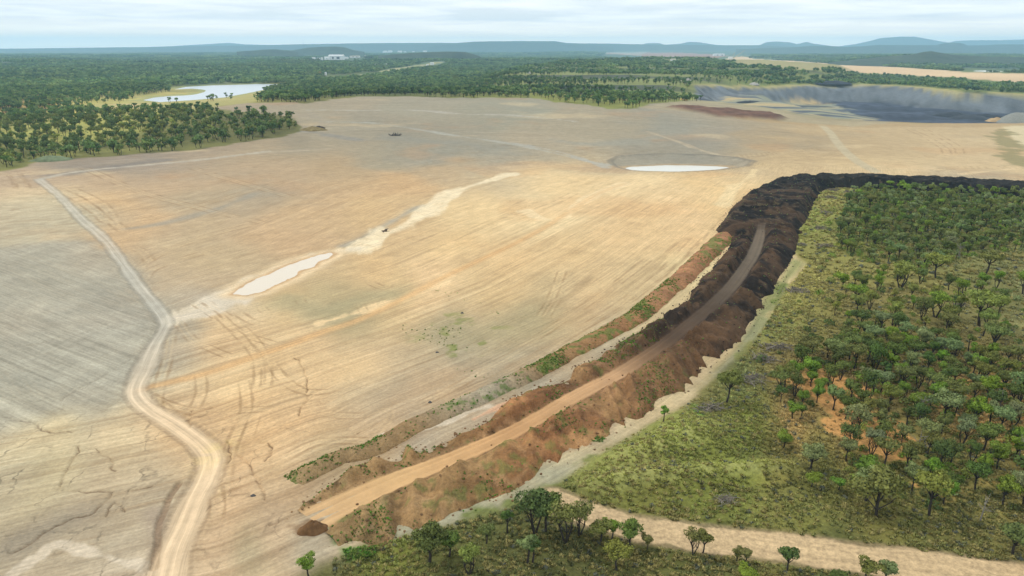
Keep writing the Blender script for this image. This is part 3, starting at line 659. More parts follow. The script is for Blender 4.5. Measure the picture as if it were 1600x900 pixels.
def ground_mat(name, bump=0.5, fine=.5):
    m, t, b = material(name)
    L = t.links.new
    a = N(t, 'ShaderNodeAttribute', attribute_name='Col')
    tx = N(t, 'ShaderNodeTexCoord')
    n1 = N(t, 'ShaderNodeTexNoise'); n1.inputs['Scale'].default_value = 1.7; n1.inputs['Detail'].default_value = 8; n1.inputs['Roughness'].default_value = .7
    n2 = N(t, 'ShaderNodeTexNoise'); n2.inputs['Scale'].default_value = .2; n2.inputs['Detail'].default_value = 8; n2.inputs['Roughness'].default_value = .65
    L(tx.outputs['Object'], n1.inputs['Vector']); L(tx.outputs['Object'], n2.inputs['Vector'])
    # lines along the machine passes
    fu = N(t, 'ShaderNodeAttribute', attribute_name='fu'); fv = N(t, 'ShaderNodeAttribute', attribute_name='fv'); vg = N(t, 'ShaderNodeAttribute', attribute_name='veg')
    su = N(t, 'ShaderNodeMath', operation='MULTIPLY'); su.inputs[1].default_value = .07; L(fu.outputs['Fac'], su.inputs[0])
    sv_ = N(t, 'ShaderNodeMath', operation='MULTIPLY'); sv_.inputs[1].default_value = 1.6; L(fv.outputs['Fac'], sv_.inputs[0])
    cb = N(t, 'ShaderNodeCombineXYZ'); L(su.outputs[0], cb.inputs[0]); L(sv_.outputs[0], cb.inputs[1])
    n3 = N(t, 'ShaderNodeTexNoise'); n3.inputs['Scale'].default_value = 1.0; n3.inputs['Detail'].default_value = 5; n3.inputs['Roughness'].default_value = .65; L(cb.outputs[0], n3.inputs['Vector'])
    def mr(src, a0, a1):
        q = N(t, 'ShaderNodeMapRange'); q.inputs['From Min'].default_value = .25; q.inputs['From Max'].default_value = .75
        q.inputs['To Min'].default_value = a0; q.inputs['To Max'].default_value = a1; L(src, q.inputs['Value']); return q.outputs[0]
    v = N(t, 'ShaderNodeMath', operation='MULTIPLY'); L(mr(n1.outputs['Fac'], 1 - .28 * fine, 1 + .28 * fine), v.inputs[0]); L(mr(n2.outputs['Fac'], .86, 1.14), v.inputs[1])
    su2 = N(t, 'ShaderNodeVectorMath', operation='MULTIPLY'); L(cb.outputs[0], su2.inputs[0]); su2.inputs[1].default_value = (1.7, 3.1, 1)
    n5 = N(t, 'ShaderNodeTexNoise'); n5.inputs['Scale'].default_value = 1.0; n5.inputs['Detail'].default_value = 2; L(su2.outputs[0], n5.inputs['Vector'])
    n6 = N(t, 'ShaderNodeTexNoise'); n6.inputs['Scale'].default_value = .03; n6.inputs['Detail'].default_value = 4; L(tx.outputs['Object'], n6.inputs['Vector'])
    scr = N(t, 'ShaderNodeMapRange'); scr.inputs['From Min'].default_value = .60; scr.inputs['From Max'].default_value = .74; L(n5.outputs['Fac'], scr.inputs['Value'])
    gate = N(t, 'ShaderNodeMapRange'); gate.inputs['From Min'].default_value = .42; gate.inputs['From Max'].default_value = .62; L(n6.outputs['Fac'], gate.inputs['Value'])
    sg = N(t, 'ShaderNodeMath', operation='MULTIPLY'); L(scr.outputs[0], sg.inputs[0]); L(gate.outputs[0], sg.inputs[1])
    sg2 = N(t, 'ShaderNodeMath', operation='MULTIPLY_ADD'); L(sg.outputs[0], sg2.inputs[0]); sg2.inputs[1].default_value = -.32; sg2.inputs[2].default_value = 1.03
    # rills: ragged thin cracks where water has run
    rl = N(t, 'ShaderNodeAttribute', attribute_name='rill')
    wn = N(t, 'ShaderNodeTexNoise'); wn.inputs['Scale'].default_value = .35; wn.inputs['Detail'].default_value = 5; L(tx.outputs['Object'], wn.inputs['Vector'])
    wv = N(t, 'ShaderNodeVectorMath', operation='MULTIPLY_ADD'); L(wn.outputs['Color'], wv.inputs[0]); wv.inputs[1].default_value = (5, 5, 0); L(tx.outputs['Object'], wv.inputs[2])
    wz = N(t, 'ShaderNodeVectorMath', operation='MULTIPLY'); L(wv.outputs[0], wz.inputs[0]); wz.inputs[1].default_value = (1, .55, 0)
    vo = N(t, 'ShaderNodeTexVoronoi', feature='DISTANCE_TO_EDGE'); vo.inputs['Scale'].default_value = .11; L(wz.outputs[0], vo.inputs['Vector'])
    ln = N(t, 'ShaderNodeMapRange'); ln.inputs['From Min'].default_value = .004; ln.inputs['From Max'].default_value = .022; ln.inputs['To Min'].default_value = 1; ln.inputs['To Max'].default_value = 0; L(vo.outputs['Distance'], ln.inputs['Value'])
    gt_ = N(t, 'ShaderNodeMapRange'); gt_.inputs['From Min'].default_value = .46; gt_.inputs['From Max'].default_value = .62; L(n2.outputs['Fac'], gt_.inputs['Value'])
    q1 = N(t, 'ShaderNodeMath', operation='MULTIPLY'); L(ln.outputs[0], q1.inputs[0]); L(gt_.outputs[0], q1.inputs[1])
    q2 = N(t, 'ShaderNodeMath', operation='MULTIPLY'); L(q1.outputs[0], q2.inputs[0]); L(rl.outputs['Fac'], q2.inputs[1])
    q3 = N(t, 'ShaderNodeMath', operation='MULTIPLY_ADD'); L(q2.outputs[0], q3.inputs[0]); q3.inputs[1].default_value = -.5; q3.inputs[2].default_value = 1.0
    v0 = N(t, 'ShaderNodeMath', operation='MULTIPLY'); L(v.outputs[0], v0.inputs[0]); L(q3.outputs[0], v0.inputs[1]); v = v0
    v3 = N(t, 'ShaderNodeMath', operation='MULTIPLY'); L(v.outputs[0], v3.inputs[0]); L(mr(n3.outputs['Fac'], .78, 1.22), v3.inputs[1])
    v2 = N(t, 'ShaderNodeMath', operation='MULTIPLY'); L(v3.outputs[0], v2.inputs[0]); L(sg2.outputs[0], v2.inputs[1])
    # grass: strong fine mottling
    n4 = N(t, 'ShaderNodeTexNoise'); n4.inputs['Scale'].default_value = 1.6; n4.inputs['Detail'].default_value = 6; n4.inputs['Roughness'].default_value = .8
    L(tx.outputs['Object'], n4.inputs['Vector'])
    gv = N(t, 'ShaderNodeMix', data_type='FLOAT'); L(vg.outputs['Fac'], gv.inputs[0]); L(v2.outputs[0], gv.inputs[2]); L(mr(n4.outputs['Fac'], .45, 1.6), gv.inputs[3])
    vm = N(t, 'ShaderNodeVectorMath', operation='SCALE'); L(a.outputs['Color'], vm.inputs[0]); L(gv.outputs[0], vm.inputs['Scale'])
    L(vm.outputs[0], b.inputs['Base Color'])
    ad = N(t, 'ShaderNodeMath', operation='ADD'); L(n1.outputs['Fac'], ad.inputs[0]); L(n3.outputs['Fac'], ad.inputs[1])
    bp = N(t, 'ShaderNodeBump'); bp.inputs['Strength'].default_value = bump; bp.inputs['Distance'].default_value = .5
    L(ad.outputs[0], bp.inputs['Height']); L(bp.outputs[0], b.inputs['Normal'])
    return m
M_GROUND = ground_mat('ground_earth', .45, .85)
M_ROAD = ground_mat('road_earth', .15, .3)

# ------------------------------------------------------------------ the ground: one polar sheet cut into its kinds
TUSS_ = PP([(900,740),(960,700),(1040,655),(1090,640),(1180,620),(1235,680),(1255,760),(1180,780),(1080,770),(980,790),(900,780)])
def micro(x, y, veg, dtr):
    r = np.hypot(x, y)
    return veg * (r < 500) * (dtr > 4) * (.28 * fbm(x, y, 3, 3, 121) + .8 * fbm(x, y, 18, 3, 122) + sstep(-4, 6, sdist(x, y, TUSS, 20)) * (2.3 * ridged_(x * .25 + y * .1, y * .8 - x * .15, 7.5) + .9 * fbm(x, y, 9, 3, 244)))
def surface(x, y):
    x = np.asarray(x, float).ravel(); y = np.asarray(y, float).ravel()
    d = pdist(x, y, TRACK, False, 20)[0]
    wob = fbm(x, y, 14, 4, 51) * 7 * np.clip(np.hypot(x, y) / 200, .5, 4)
    veg = sstep(-1.5, 2.5, sdist(x, y, SCRUB, 60) + wob * .45) * (1 - sstep(-1.5, 1.5, sdist(x, y, MARGIN, 30) + wob * .25))
    return height(x, y) + micro(x, y, veg, d)
def build_ground():
    dep = np.concatenate([[66, 60, 55, 51, 48, 46], np.arange(45, 20, -.062), np.arange(20, 8, -.05), np.arange(8, 4.6, -.036), np.arange(4.6, 2.9, -.022), np.arange(2.9, .9, -.036), np.geomspace(.9, .2, 45)])
    rr = CAM_H / np.tan(np.radians(dep))
    th = np.concatenate([np.linspace(-70, -44, 30)[:-1], np.arange(-44, -38, .13), np.arange(-38, 38, .09), np.arange(38, 44, .13), np.linspace(44, 70, 30)])
    th = np.radians(th)
    RR, TH = np.meshgrid(rr, th, indexing='ij')
    x = (RR * np.sin(TH)).ravel(); y = (RR * np.cos(TH)).ravel()
    r = np.hypot(x, y)
    cuts = np.array_split(np.arange(len(x)), 44)
    z = np.concatenate([height(x[i], y[i]) for i in cuts])
    res = [ground_color(x[i], y[i]) for i in cuts]
    col = np.concatenate([a for a, b in res])
    mk = {k: np.concatenate([b[k] for a, b in res]) for k in res[0][1]}
    # small relief
    dcr = np.full(len(x), 9.0)
    wx = x + 3.2 * fbm(x, y, 7, 5, 85); wy = y + 3.2 * fbm(x, y, 7, 5, 86)
    for pl in CRACKS: dcr = np.minimum(dcr, pdist(wx, wy, pl, False, 4)[0])
    z = z - .25 * sstep(.4, .05, dcr)
    d, _, _ = pdist(x + .8 * fbm(x, y, 6, 3, 87), y + .8 * fbm(x, y, 6, 3, 88), GULLY, False, 5)
    z = z - .45 * sstep(.8, .3, d)
    z = z + micro(x, y, mk['veg'], pdist(x, y, TRACK, False, 20)[0])
    d, _, _ = pdist(x, y, ROAD, False, 10)
    z = z + .16 * np.exp(-((d - 3.3) / .5) ** 2) * (.4 + vnoise(x / 4, y / 4, 240)) - .08 * (d < 2.6)
    z = z + (r < 420) * (1 - mk['veg']) * .10 * fbm(x, y, 2.5, 3, 123)
    # red spoil heap and tan mounds
    s = sdist(x, y, RED_DIRT, 30)
    k = sstep(-3, 8, s + 5 * fbm(x, y, 20, 3, 124)); z = z + k * (2.5 + 2.0 * fbm(x, y, 9, 3, 125))
    rd = lin([112, 82, 66])[None] * (1 + .8 * fbm(x, y, 10, 3, 126))[:, None]
    col = col * (1 - k[:, None]) + rd * k[:, None]
    nt_, nr = len(th), len(rr)
    i, j = np.meshgrid(np.arange(nr - 1), np.arange(nt_ - 1), indexing='ij')
    q = np.stack([i * nt_ + j, i * nt_ + j + 1, (i + 1) * nt_ + j + 1, (i + 1) * nt_ + j], -1).reshape(-1, 4)
    q = q[:, ::-1]
    cls = np.zeros(len(x), np.int8)                       # 0 far forest floor
    cls[mk['bare']] = 1
    cls[mk['scrub'] & (mk['veg'] > .5)] = 2
    cls[mk['pit']] = 3
    cls[mk['track']] = 5; cls[mk['road']] = 4
    fc = cls[q[:, 0]]
    rill = (1 - mk['veg']) * sstep(330, 150, r) * (.25 + .75 * sstep(-10, 10, sdist(x, y, PP([(-300,640),(100,650),(300,640),(440,690),(470,760),(440,860),(300,960),(-300,960)]), 40)))
    veg = mk['veg'] * np.clip(220 / r, .35, 1)
    for c, nm in ((0, 'forest_floor'), (1, 'bare_ground'), (2, 'grassland'), (3, 'mine_pit'), (4, 'dirt_road'), (5, 'dirt_track')):
        f = q[fc == c]
        if not len(f): continue
        used, inv = np.unique(f, return_inverse=True)
        me = npmesh(nm, np.stack([x, y, z], 1)[used], inv.reshape(-1, 4), [M_ROAD if c > 3 else M_GROUND])
        addcol(me, col[used] * ALB); addf(me, mk['stc'][used], 'fu'); addf(me, mk['stv'][used], 'fv'); addf(me, veg[used], 'veg'); addf(me, (rill[used] if c == 1 else np.zeros(len(used))), 'rill')
        setp(obj(nm, me), kind='structure')
build_ground()
print('ground', time.time() - T0)

# ------------------------------------------------------------------ earth banks
def interp_path(pl, n):
    d = np.r_[0, np.cumsum(np.hypot(*np.diff(pl, axis=0).T))]
    s = np.linspace(0, d[-1], n)
    return np.stack([np.interp(s, d, pl[:, 0]), np.interp(s, d, pl[:, 1])], 1), s
def ridged(a, b, seed): return 1 - np.abs(2 * vnoise(a, b, seed) - 1)
def lerpc(c1, c2, k): return c1 * (1 - k[..., None]) + c2 * k[..., None]
def stops(px, S):
    S = sorted(S); xs = [q[0] for q in S]; cs = np.array([lin(q[1]) for q in S])
    return np.stack([np.interp(px, xs, cs[:, i]) for i in range(3)], -1)
M_BANK = ground_mat('bank_earth', 1.0, 1.3)
bank_pts = {}
def build_bank():
    idx = np.arange(len(SC_))
    d = np.r_[0, np.cumsum(np.hypot(*np.diff(SC_, axis=0).T))]
    n = int(d[-1] / .42); s = np.linspace(0, d[-1], n)
    q = np.interp(s, d, idx)
    g = lambda pl: np.stack([np.interp(q, idx, pl[:, 0]), np.interp(q, idx, pl[:, 1])], 1)
    Cc, Ll, Rr = g(SC_), g(SL_), g(SR_)
    stq = q / 8.0                                     # station number
    stpx = np.interp(stq, np.arange(len(ST)), [a[0][0] for a in ST])
    nt_ = 84
    t = np.linspace(-1.32, 1.32, nt_)
    S, Tt = np.meshgrid(s, t, indexing='ij'); ST_, _ = np.meshgrid(stq, t, indexing='ij')
    PX = np.interp(ST_, np.arange(len(ST)), [a[0][0] for a in ST])
    side = np.where(Tt < 0, 0, 1)
    a_ = np.abs(Tt)[..., None]
    E = np.where((Tt < 0)[..., None], Ll[:, None, :], Rr[:, None, :])
    XY = Cc[:, None, :] + (E - Cc[:, None, :]) * a_
    # narrow the fold on the inside of the bends
    x, y = XY[..., 0], XY[..., 1]
    hw = np.where(Tt < 0, np.hypot(*(Ll - Cc).T)[:, None], np.hypot(*(Rr - Cc).T)[:, None])
    A = np.abs(Tt); W = A * hw
    f = lambda sc, o, sd: fbm(x.ravel(), y.ravel(), sc, o, sd).reshape(x.shape)
    # fingers of tipped earth across the road direction
    sk = S + W * np.where(Tt < 0, -.35, .25) + 3 * f(20, 2, 130)
    per = np.interp(ST_, [0, 6, 9, 13, 15, 17, 26], [5.5, 5, 4.2, 4.5, 6, 8, 7])
    fing = ridged(sk / per + 50 * side, W / 26, 131)
    fing2 = ridged(sk / 2.1 + 20 * side, W / 9, 132)
    zr = np.interp(ST_, [0, 1, 3, 6, 10, 14.5, 15.6, 16.3, 19, 26], [.03, .12, .3, .5, .7, 1.1, 1.6, 3.2, 4.2, 4.0])
    head = sstep(15.5, 16.1, ST_)
    rw = np.interp(ST_, [0, 1, 3, 8, 12, 15, 15.8], [3.4, 2.8, 2.1, 2.0, 2.0, 1.9, 1.5])         # half width of the running surface
    ramp = sstep(0, 1.2, ST_)
    shoulder = (.05 + 1.25 * fing + .35 * fing2 + .5 * f(5, 3, 133)) * np.interp(ST_, [0, 6, 11, 15], [.85, .8, 1.1, 1.5]) * (.25 + .75 * ramp)
    hz_ = zr + shoulder * sstep(rw, rw + 2.4, W) * (1 - head)
    hz_ = np.where(head > 0, hz_ * (1 - head) + head * (zr - .7 + 1.5 * ridged(S / 9.5 + .4 * f(14, 2, 134), W / 40, 135) + 1.3 * f(5, 4, 136)), hz_)
    t_e = 1.02 + (.36 * (fing - .45) + .10 * f(3, 3, 137) + .12 * f(12, 2, 138)) * (1 - .45 * head)
    slope = (t_e - A) * hw * .80
    ar_ = rw / hw
    fall = 1 - np.clip((A - ar_ * 1.5) / np.maximum(t_e - ar_ * 1.5, .1), 0, 1) ** (1.5 + 1.2 * fing)
    gap = .25 + 1.0 * sstep(.12, .7, fing)
    gentle = (zr + (hz_ - zr) * gap * 1.25) * fall
    h = np.where(A < ar_ * 1.2, hz_, gentle) * (1 - head) + np.minimum(hz_, slope + .1) * head
    h = np.minimum(h, np.maximum(slope, -1) * 1.3 + .15)
    rough = .5 * f(1.3, 3, 139) + .8 * f(3.6, 3, 140) + .25 * (fing2 - .5)
    onroad = (1 - sstep(rw * .85, rw * 1.15, W)) * (1 - head)
    h = h + rough * (1 - onroad) * sstep(-.3, .6, slope)
    h = h - .12 * np.exp(-((np.abs(W - .95)) / .3) ** 2) * onroad
    h = np.where(slope < 0, np.maximum(slope, -1.0), h)
    z0 = height(x, y)
    z = z0 + h
    # colours
    ridge = stops(PX, [(487, (168,140,98)), (620, (166,134,92)), (760, (162,130,88)), (830, (170,124,82)), (900, (158,126,86)), (960, (150,114,76)), (1010, (96,74,52)), (1050, (62,48,36)), (1110, (42,35,30)), (1180, (36,31,28)), (1240, (26,26,28)), (1320, (27,27,30)), (1720, (28,28,32))])
    alt = stops(PX, [(487, (138,116,78)), (700, (132,104,68)), (830, (136,96,62)), (960, (122,92,62)), (1050, (96,72,50)), (1110, (84,66,48)), (1180, (82,64,48)), (1215, (74,60,46)), (1240, (38,36,34)), (1320, (42,41,38)), (1720, (40,40,40))])
    rb = sstep(-.12, .15, f(7, 4, 141) + .12 * sstep(.5, .9, fing) - .05)
    c = lerpc(ridge, alt, rb)
    road = stops(PX, [(487, (204,168,122)), (620, (206,168,118)), (800, (200,156,108)), (900, (196,156,112)), (965, (188,150,110)), (1005, (132,104,76)), (1050, (88,70,54)), (1110, (82,68,54)), (1180, (112,100,84)), (1210, (110,92,74)), (1240, (60,52,46))])
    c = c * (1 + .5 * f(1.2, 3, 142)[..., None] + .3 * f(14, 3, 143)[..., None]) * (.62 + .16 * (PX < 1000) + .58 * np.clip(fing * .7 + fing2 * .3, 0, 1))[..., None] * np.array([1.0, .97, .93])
    rut = vnoise((S / 30).ravel(), (W * np.sign(Tt) / .35).ravel(), 144).reshape(x.shape) - .5
    rc = road * (1 + .22 * rut + .16 * f(9, 4, 145))[..., None]
    edge_dark = stops(PX, [(487, (172,138,96)), (975, (138,104,72)), (1050, (78,60,46)), (1240, (50,44,40))])
    c = lerpc(c, edge_dark, (.75 * (1 - sstep(rw * 1.1, rw * 1.7, W)) * (1 - head)))
    c = lerpc(c, rc, onroad)
    # green weeds
    wd = sstep(.10, .24, f(1.6, 4, 146) * .8 + .42 * f(10, 2, 147) - .03) * (1 - onroad) * sstep(1060, 980, PX)
    c = lerpc(c, lin([98, 126, 58]) + 0 * c, wd * .45)
    tn = sstep(.14, .3, f(2.4, 4, 260)) * (1 - onroad); c = lerpc(c, stops(PX, [(487, (190,160,116)), (830, (196,150,104)), (950, (178,136,96)), (1040, (124,96,70)), (1180, (104,84,62)), (1260, (52,50,46))]), tn * .55)
    dkn = sstep(.16, .34, f(1.9, 4, 261)) * (1 - onroad); c = c * (1 - .38 * dkn)[..., None]
    spk = sstep(.25, .36, f(1.8, 3, 148)) * head
    c = lerpc(c, lin([112, 100, 74]) + 0 * c, spk * .55)
    n0, n1 = x.shape
    i, j = np.meshgrid(np.arange(n0 - 1), np.arange(n1 - 1), indexing='ij')
    qd = np.stack([i * n1 + j, (i + 1) * n1 + j, (i + 1) * n1 + j + 1, i * n1 + j + 1], -1).reshape(-1, 4)
    rm = (onroad > .5).ravel()[qd[:, 0]]
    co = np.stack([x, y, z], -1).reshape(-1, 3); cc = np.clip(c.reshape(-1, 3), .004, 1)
    # orientation check
    e1 = co[qd[:, 1]] - co[qd[:, 0]]; e2 = co[qd[:, 3]] - co[qd[:, 0]]
    nz = np.cross(e1, e2)[:, 2]
    if np.mean(nz > 0) < .5: qd = qd[:, ::-1]
    for nm, sel in (('topsoil_bank', ~rm), ('dirt_road', rm)):
        used, inv = np.unique(qd[sel], return_inverse=True)
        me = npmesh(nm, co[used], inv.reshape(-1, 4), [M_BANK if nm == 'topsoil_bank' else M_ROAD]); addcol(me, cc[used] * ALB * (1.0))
        addf(me, np.zeros(len(used)), 'fu'); addf(me, np.zeros(len(used)), 'fv'); addf(me, np.zeros(len(used)), 'veg')
        setp(obj(nm, me), kind='structure')
    bank_pts['x'] = x; bank_pts['y'] = y; bank_pts['z'] = z; bank_pts['PX'] = PX; bank_pts['A'] = A; bank_pts['on'] = onroad; bank_pts['slope'] = slope; bank_pts['h'] = h
build_bank()

def build_berm():
    pl, s = interp_path(BERM, 900)
    tg = np.gradient(pl, axis=0); tg /= np.linalg.norm(tg, axis=1)[:, None]
    nr = np.stack([-tg[:, 1], tg[:, 0]], 1)
    nt_ = 30; t = np.linspace(-1.4, 1.4, nt_)
    S, Tt = np.meshgrid(s, t, indexing='ij')
    frac = S / s[-1]
    hw = 2.6 + 1.6 * frac
    x = pl[:, None, 0] + nr[:, None, 0] * Tt * hw; y = pl[:, None, 1] + nr[:, None, 1] * Tt * hw
    f = lambda sc, o, sd: fbm(x.ravel(), y.ravel(), sc, o, sd).reshape(x.shape)
    te = 1 + .25 * f(5, 3, 151); A = np.abs(Tt + .12 * f(15, 2, 153))
    H_ = (1.15 + .7 * frac) * (.8 + .5 * f(18, 2, 152)) * sstep(0, .02, frac) * sstep(1, .985, frac)
    rip = vnoise((S / 1.3).ravel(), (Tt / 2).ravel(), 154).reshape(x.shape) - .5
    h = H_ * np.clip(1 - (A / te) ** 1.7, -1, 1) + (.22 * rip + .25 * f(1.8, 3, 155)) * (A < te)
    h = np.where(A > te, -.25 * (A / te), h)
    z = height(x, y) + h
    base = stops(frac * 100, [(0, (160,134,94)), (12, (150,122,84)), (22, (172,160,134)), (30, (150,120,80)), (45, (160,118,78)), (60, (170,126,88)), (80, (172,124,86)), (100, (162,118,84))])
    base = base * (1 + .35 * f(6, 3, 156) + .35 * rip + .25 * f(1.5, 2, 150))[..., None]
    wd = sstep(.1, .2, f(2, 3, 157) * .9 + .5 * f(14, 2, 158) + .05 * Tt - .04)
    base = lerpc(base, lin([96, 124, 54]) + 0 * base, wd * .65)
    n0, n1 = x.shape
    i, j = np.meshgrid(np.arange(n0 - 1), np.arange(n1 - 1), indexing='ij')
    qd = np.stack([i * n1 + j, (i + 1) * n1 + j, (i + 1) * n1 + j + 1, i * n1 + j + 1], -1).reshape(-1, 4)
    co = np.stack([x, y, z], -1).reshape(-1, 3)
    nz = np.cross(co[qd[:, 1]] - co[qd[:, 0]], co[qd[:, 3]] - co[qd[:, 0]])[:, 2]
    if np.mean(nz > 0) < .5: qd = qd[:, ::-1]
    me = npmesh('earth_windrow', co, qd, [M_BANK]); addcol(me, np.clip(base.reshape(-1, 3), .01, 1) * ALB)
    for a in ('fu', 'fv', 'veg'): addf(me, np.zeros(len(co)), a)
    setp(obj('earth_windrow', me), kind='structure')
    bank_pts['bx'] = x; bank_pts['by'] = y; bank_pts['bz'] = z; bank_pts['bA'] = A
build_berm()
print('banks', time.time() - T0)

# ------------------------------------------------------------------ water
def water_mat(name, c, rough, spec=.5):
    m, t, b = material(name); b.inputs['Base Color'].default_value = (*c, 1); b.inputs['Roughness'].default_value = rough
    b.inputs['Specular IOR Level'].default_value = spec
    tx = N(t, 'ShaderNodeTexCoord'); n = N(t, 'ShaderNodeTexNoise'); n.inputs['Scale'].default_value = .8; n.inputs['Detail'].default_value = 3
    t.links.new(tx.outputs['Object'], n.inputs['Vector'])
    bp = N(t, 'ShaderNodeBump'); bp.inputs['Strength'].default_value = .03; bp.inputs['Distance'].default_value = .1
    t.links.new(n.outputs['Fac'], bp.inputs['Height']); t.links.new(bp.outputs[0], b.inputs['Normal'])
    return m
WM = {'lake': water_mat('lake_water', alb(196, 206, 212), .3), 'pond': water_mat('milky_water', alb(226, 212, 188), .25, .4),
      'basin': water_mat('pale_water', alb(222, 220, 206), .22, .4), 'tail': water_mat('tailings_water', alb(245, 245, 240), .3)}
for nm, on in (('lake', 'lake_water'), ('pond', 'pond_water'), ('basin', 'pond_water'), ('tail', 'tailings_water')):
    pl, z = WATER[nm]
    p = dens(list(pl) + [pl[0]], 3)[:-1]
    c = p.mean(0)
    d = p - c; L = np.linalg.norm(d, axis=1)[:, None]
    p = p + d / L * {'lake': 3, 'pond': .15, 'basin': 1, 'tail': 20}[nm]
    bm = bmesh.new(); vs = [bm.verts.new((a, b, z)) for a, b in p]; fc = bm.faces.new(vs)
    bm.normal_update()
    if fc.normal.z < 0: fc.normal_flip()
    bmesh.ops.triangulate(bm, faces=[fc])
    me = bpy.data.meshes.new(on); bm.to_mesh(me); bm.free(); me.materials.append(WM[nm])
    setp(obj(on, me), kind='structure')

# ------------------------------------------------------------------ far hills, each at its own distance
M_HILL, t_, b_ = material('hill_forest')
tx = N(t_, 'ShaderNodeTexCoord'); n_ = N(t_, 'ShaderNodeTexNoise'); n_.inputs['Scale'].default_value = .012; n_.inputs['Detail'].default_value = 9; n_.inputs['Roughness'].default_value = .75
t_.links.new(tx.outputs['Object'], n_.inputs['Vector'])
rp = N(t_, 'ShaderNodeValToRGB'); rp.color_ramp.elements[0].position = .35; rp.color_ramp.elements[1].position = .68
rp.color_ramp.elements[0].color = (.018, .032, .02, 1); rp.color_ramp.elements[1].color = (.06, .085, .045, 1)
t_.links.new(n_.outputs['Fac'], rp.inputs[0]); t_.links.new(rp.outputs[0], b_.inputs['Base Color'])
def ridge_hill(name, prof, D, depth, foot=-25, rough=4, seed=1):
    px0, px1 = prof[0][0], prof[-1][0]
    n = max(24, int((px1 - px0) * .7)); pxs = np.linspace(px0, px1, n)
    pys = np.interp(pxs, [p[0] for p in prof], [p[1] for p in prof])
    # soften the profile
    k = np.array([1, 2, 3, 2, 1.]); k /= k.sum(); pys = np.convolve(np.pad(pys, 2, 'edge'), k, 'valid')
    rows = [(-depth, 0), (-depth * .7, .16), (-depth * .45, .42), (-depth * .25, .70), (-depth * .1, .93), (0, 1.0), (depth * .3, 1.0), (depth * .8, .55), (depth * 1.4, 0)]
    drs = np.array([ray(a_, b_) for a_, b_ in zip(pxs, pys)]); tt = D / drs[:, 1]
    X = drs[:, 0] * tt; Z = CAM_H + drs[:, 2] * tt
    dyv = np.array([q[0] for q in rows]); kv = np.array([q[1] for q in rows])
    wob = depth * .3 * fbm(X, X * 0, depth * 1.2, 3, seed)
    XX, YY = np.meshgrid(X, dyv, indexing='ij')
    nz = rough * fbm(XX.ravel(), YY.ravel(), depth * .25, 4, seed + 1).reshape(XX.shape) * (kv > 0)
    co = np.stack([XX * (1 + YY / D), D + YY + wob[:, None], foot + (Z - foot)[:, None] * kv + nz], -1).reshape(-1, 3)
    m = len(rows)
    q = [(i * m + j, (i + 1) * m + j, (i + 1) * m + j + 1, i * m + j + 1) for i in range(n - 1) for j in range(m - 1)]
    me = npmesh(name, co, q, [M_HILL]); return setp(obj(name, me), kind='structure')
ridge_hill('plateau', [(-260,77.5),(0,76),(100,75),(200,73.8),(300,72),(400,70.5),(450,69.7),(480,69),(600,67.2),(680,66.8),(712,67.2),(726,69),(742,65.5),(760,64.6),(820,64),(868,64.4),(884,67),(900,67.5),(960,68.2),(1000,69),(1060,70),(1120,70.5),(1190,70.8),(1230,72.5),(1300,75)], 12500, 1500, seed=3)
ridge_hill('mesa_hill', [(668,73.5),(700,68.8),(724,66.2),(744,65),(800,64.2),(868,64.4),(886,68),(930,71),(960,74)], 11500, 900, seed=5)
ridge_hill('distant_range', [(180,75),(260,72.5),(310,69.5),(340,67.6),(356,66.8),(380,69),(440,71),(480,74)], 17500, 900, seed=7)
ridge_hill('distant_range', [(960,74),(1005,70),(1012,67.2),(1030,67),(1040,70),(1062,68.5),(1078,65.2),(1094,66),(1120,70),(1180,73)], 16500, 900, seed=9)
ridge_hill('distant_range', [(1160,75),(1186,70.5),(1196,66),(1215,64.6),(1236,66),(1248,69),(1262,65),(1272,68),(1300,72),(1340,75)], 15000, 800, seed=11)
ridge_hill('distant_range', [(1300,74),(1340,68.5),(1364,63.5),(1378,59.5),(1408,57.2),(1428,57),(1448,61),(1470,65.5),(1500,70),(1540,74)], 16500, 1000, seed=13)
ridge_hill('distant_range', [(1460,73),(1492,64),(1520,62.5),(1560,62.8),(1600,61.5),(1700,60),(1800,66)], 17000, 1000, seed=15)
ridge_hill('forested_ridge', [(1150,77),(1200,74.8),(1240,73.2),(1262,71.8),(1290,72.2),(1310,73.2),(1340,72.2),(1366,70.3),(1400,70.4),(1458,70.6),(1470,67.6),(1488,66.6),(1502,67.5),(1510,70.8),(1540,70.6),(1560,69.4),(1640,69.2),(1800,72)], 9500, 1100, seed=17)
ridge_hill('forested_hill', [(440,82),(462,78),(480,74.6),(500,73.2),(524,72.8),(540,74.2),(552,78),(570,81)], 6200, 420, foot=-10, seed=19)
ridge_hill('forested_hill', [(370,81),(400,78.5),(430,77.2),(450,78.8),(464,82)], 5200, 300, foot=-10, seed=21)
ridge_hill('forested_hill', [(590,88),(640,83),(700,80.8),(726,81),(744,86),(752,90)], 3800, 330, foot=-6, seed=23)
ridge_hill('forested_ridge', [(1290,98),(1340,92.5),(1390,88.5),(1424,86.5),(1448,81.6),(1462,80.6),(1480,83.5),(1510,87.5),(1560,89),(1620,90),(1760,92)], 3300, 420, foot=-6, rough=6, seed=25)
print('hills', time.time() - T0)

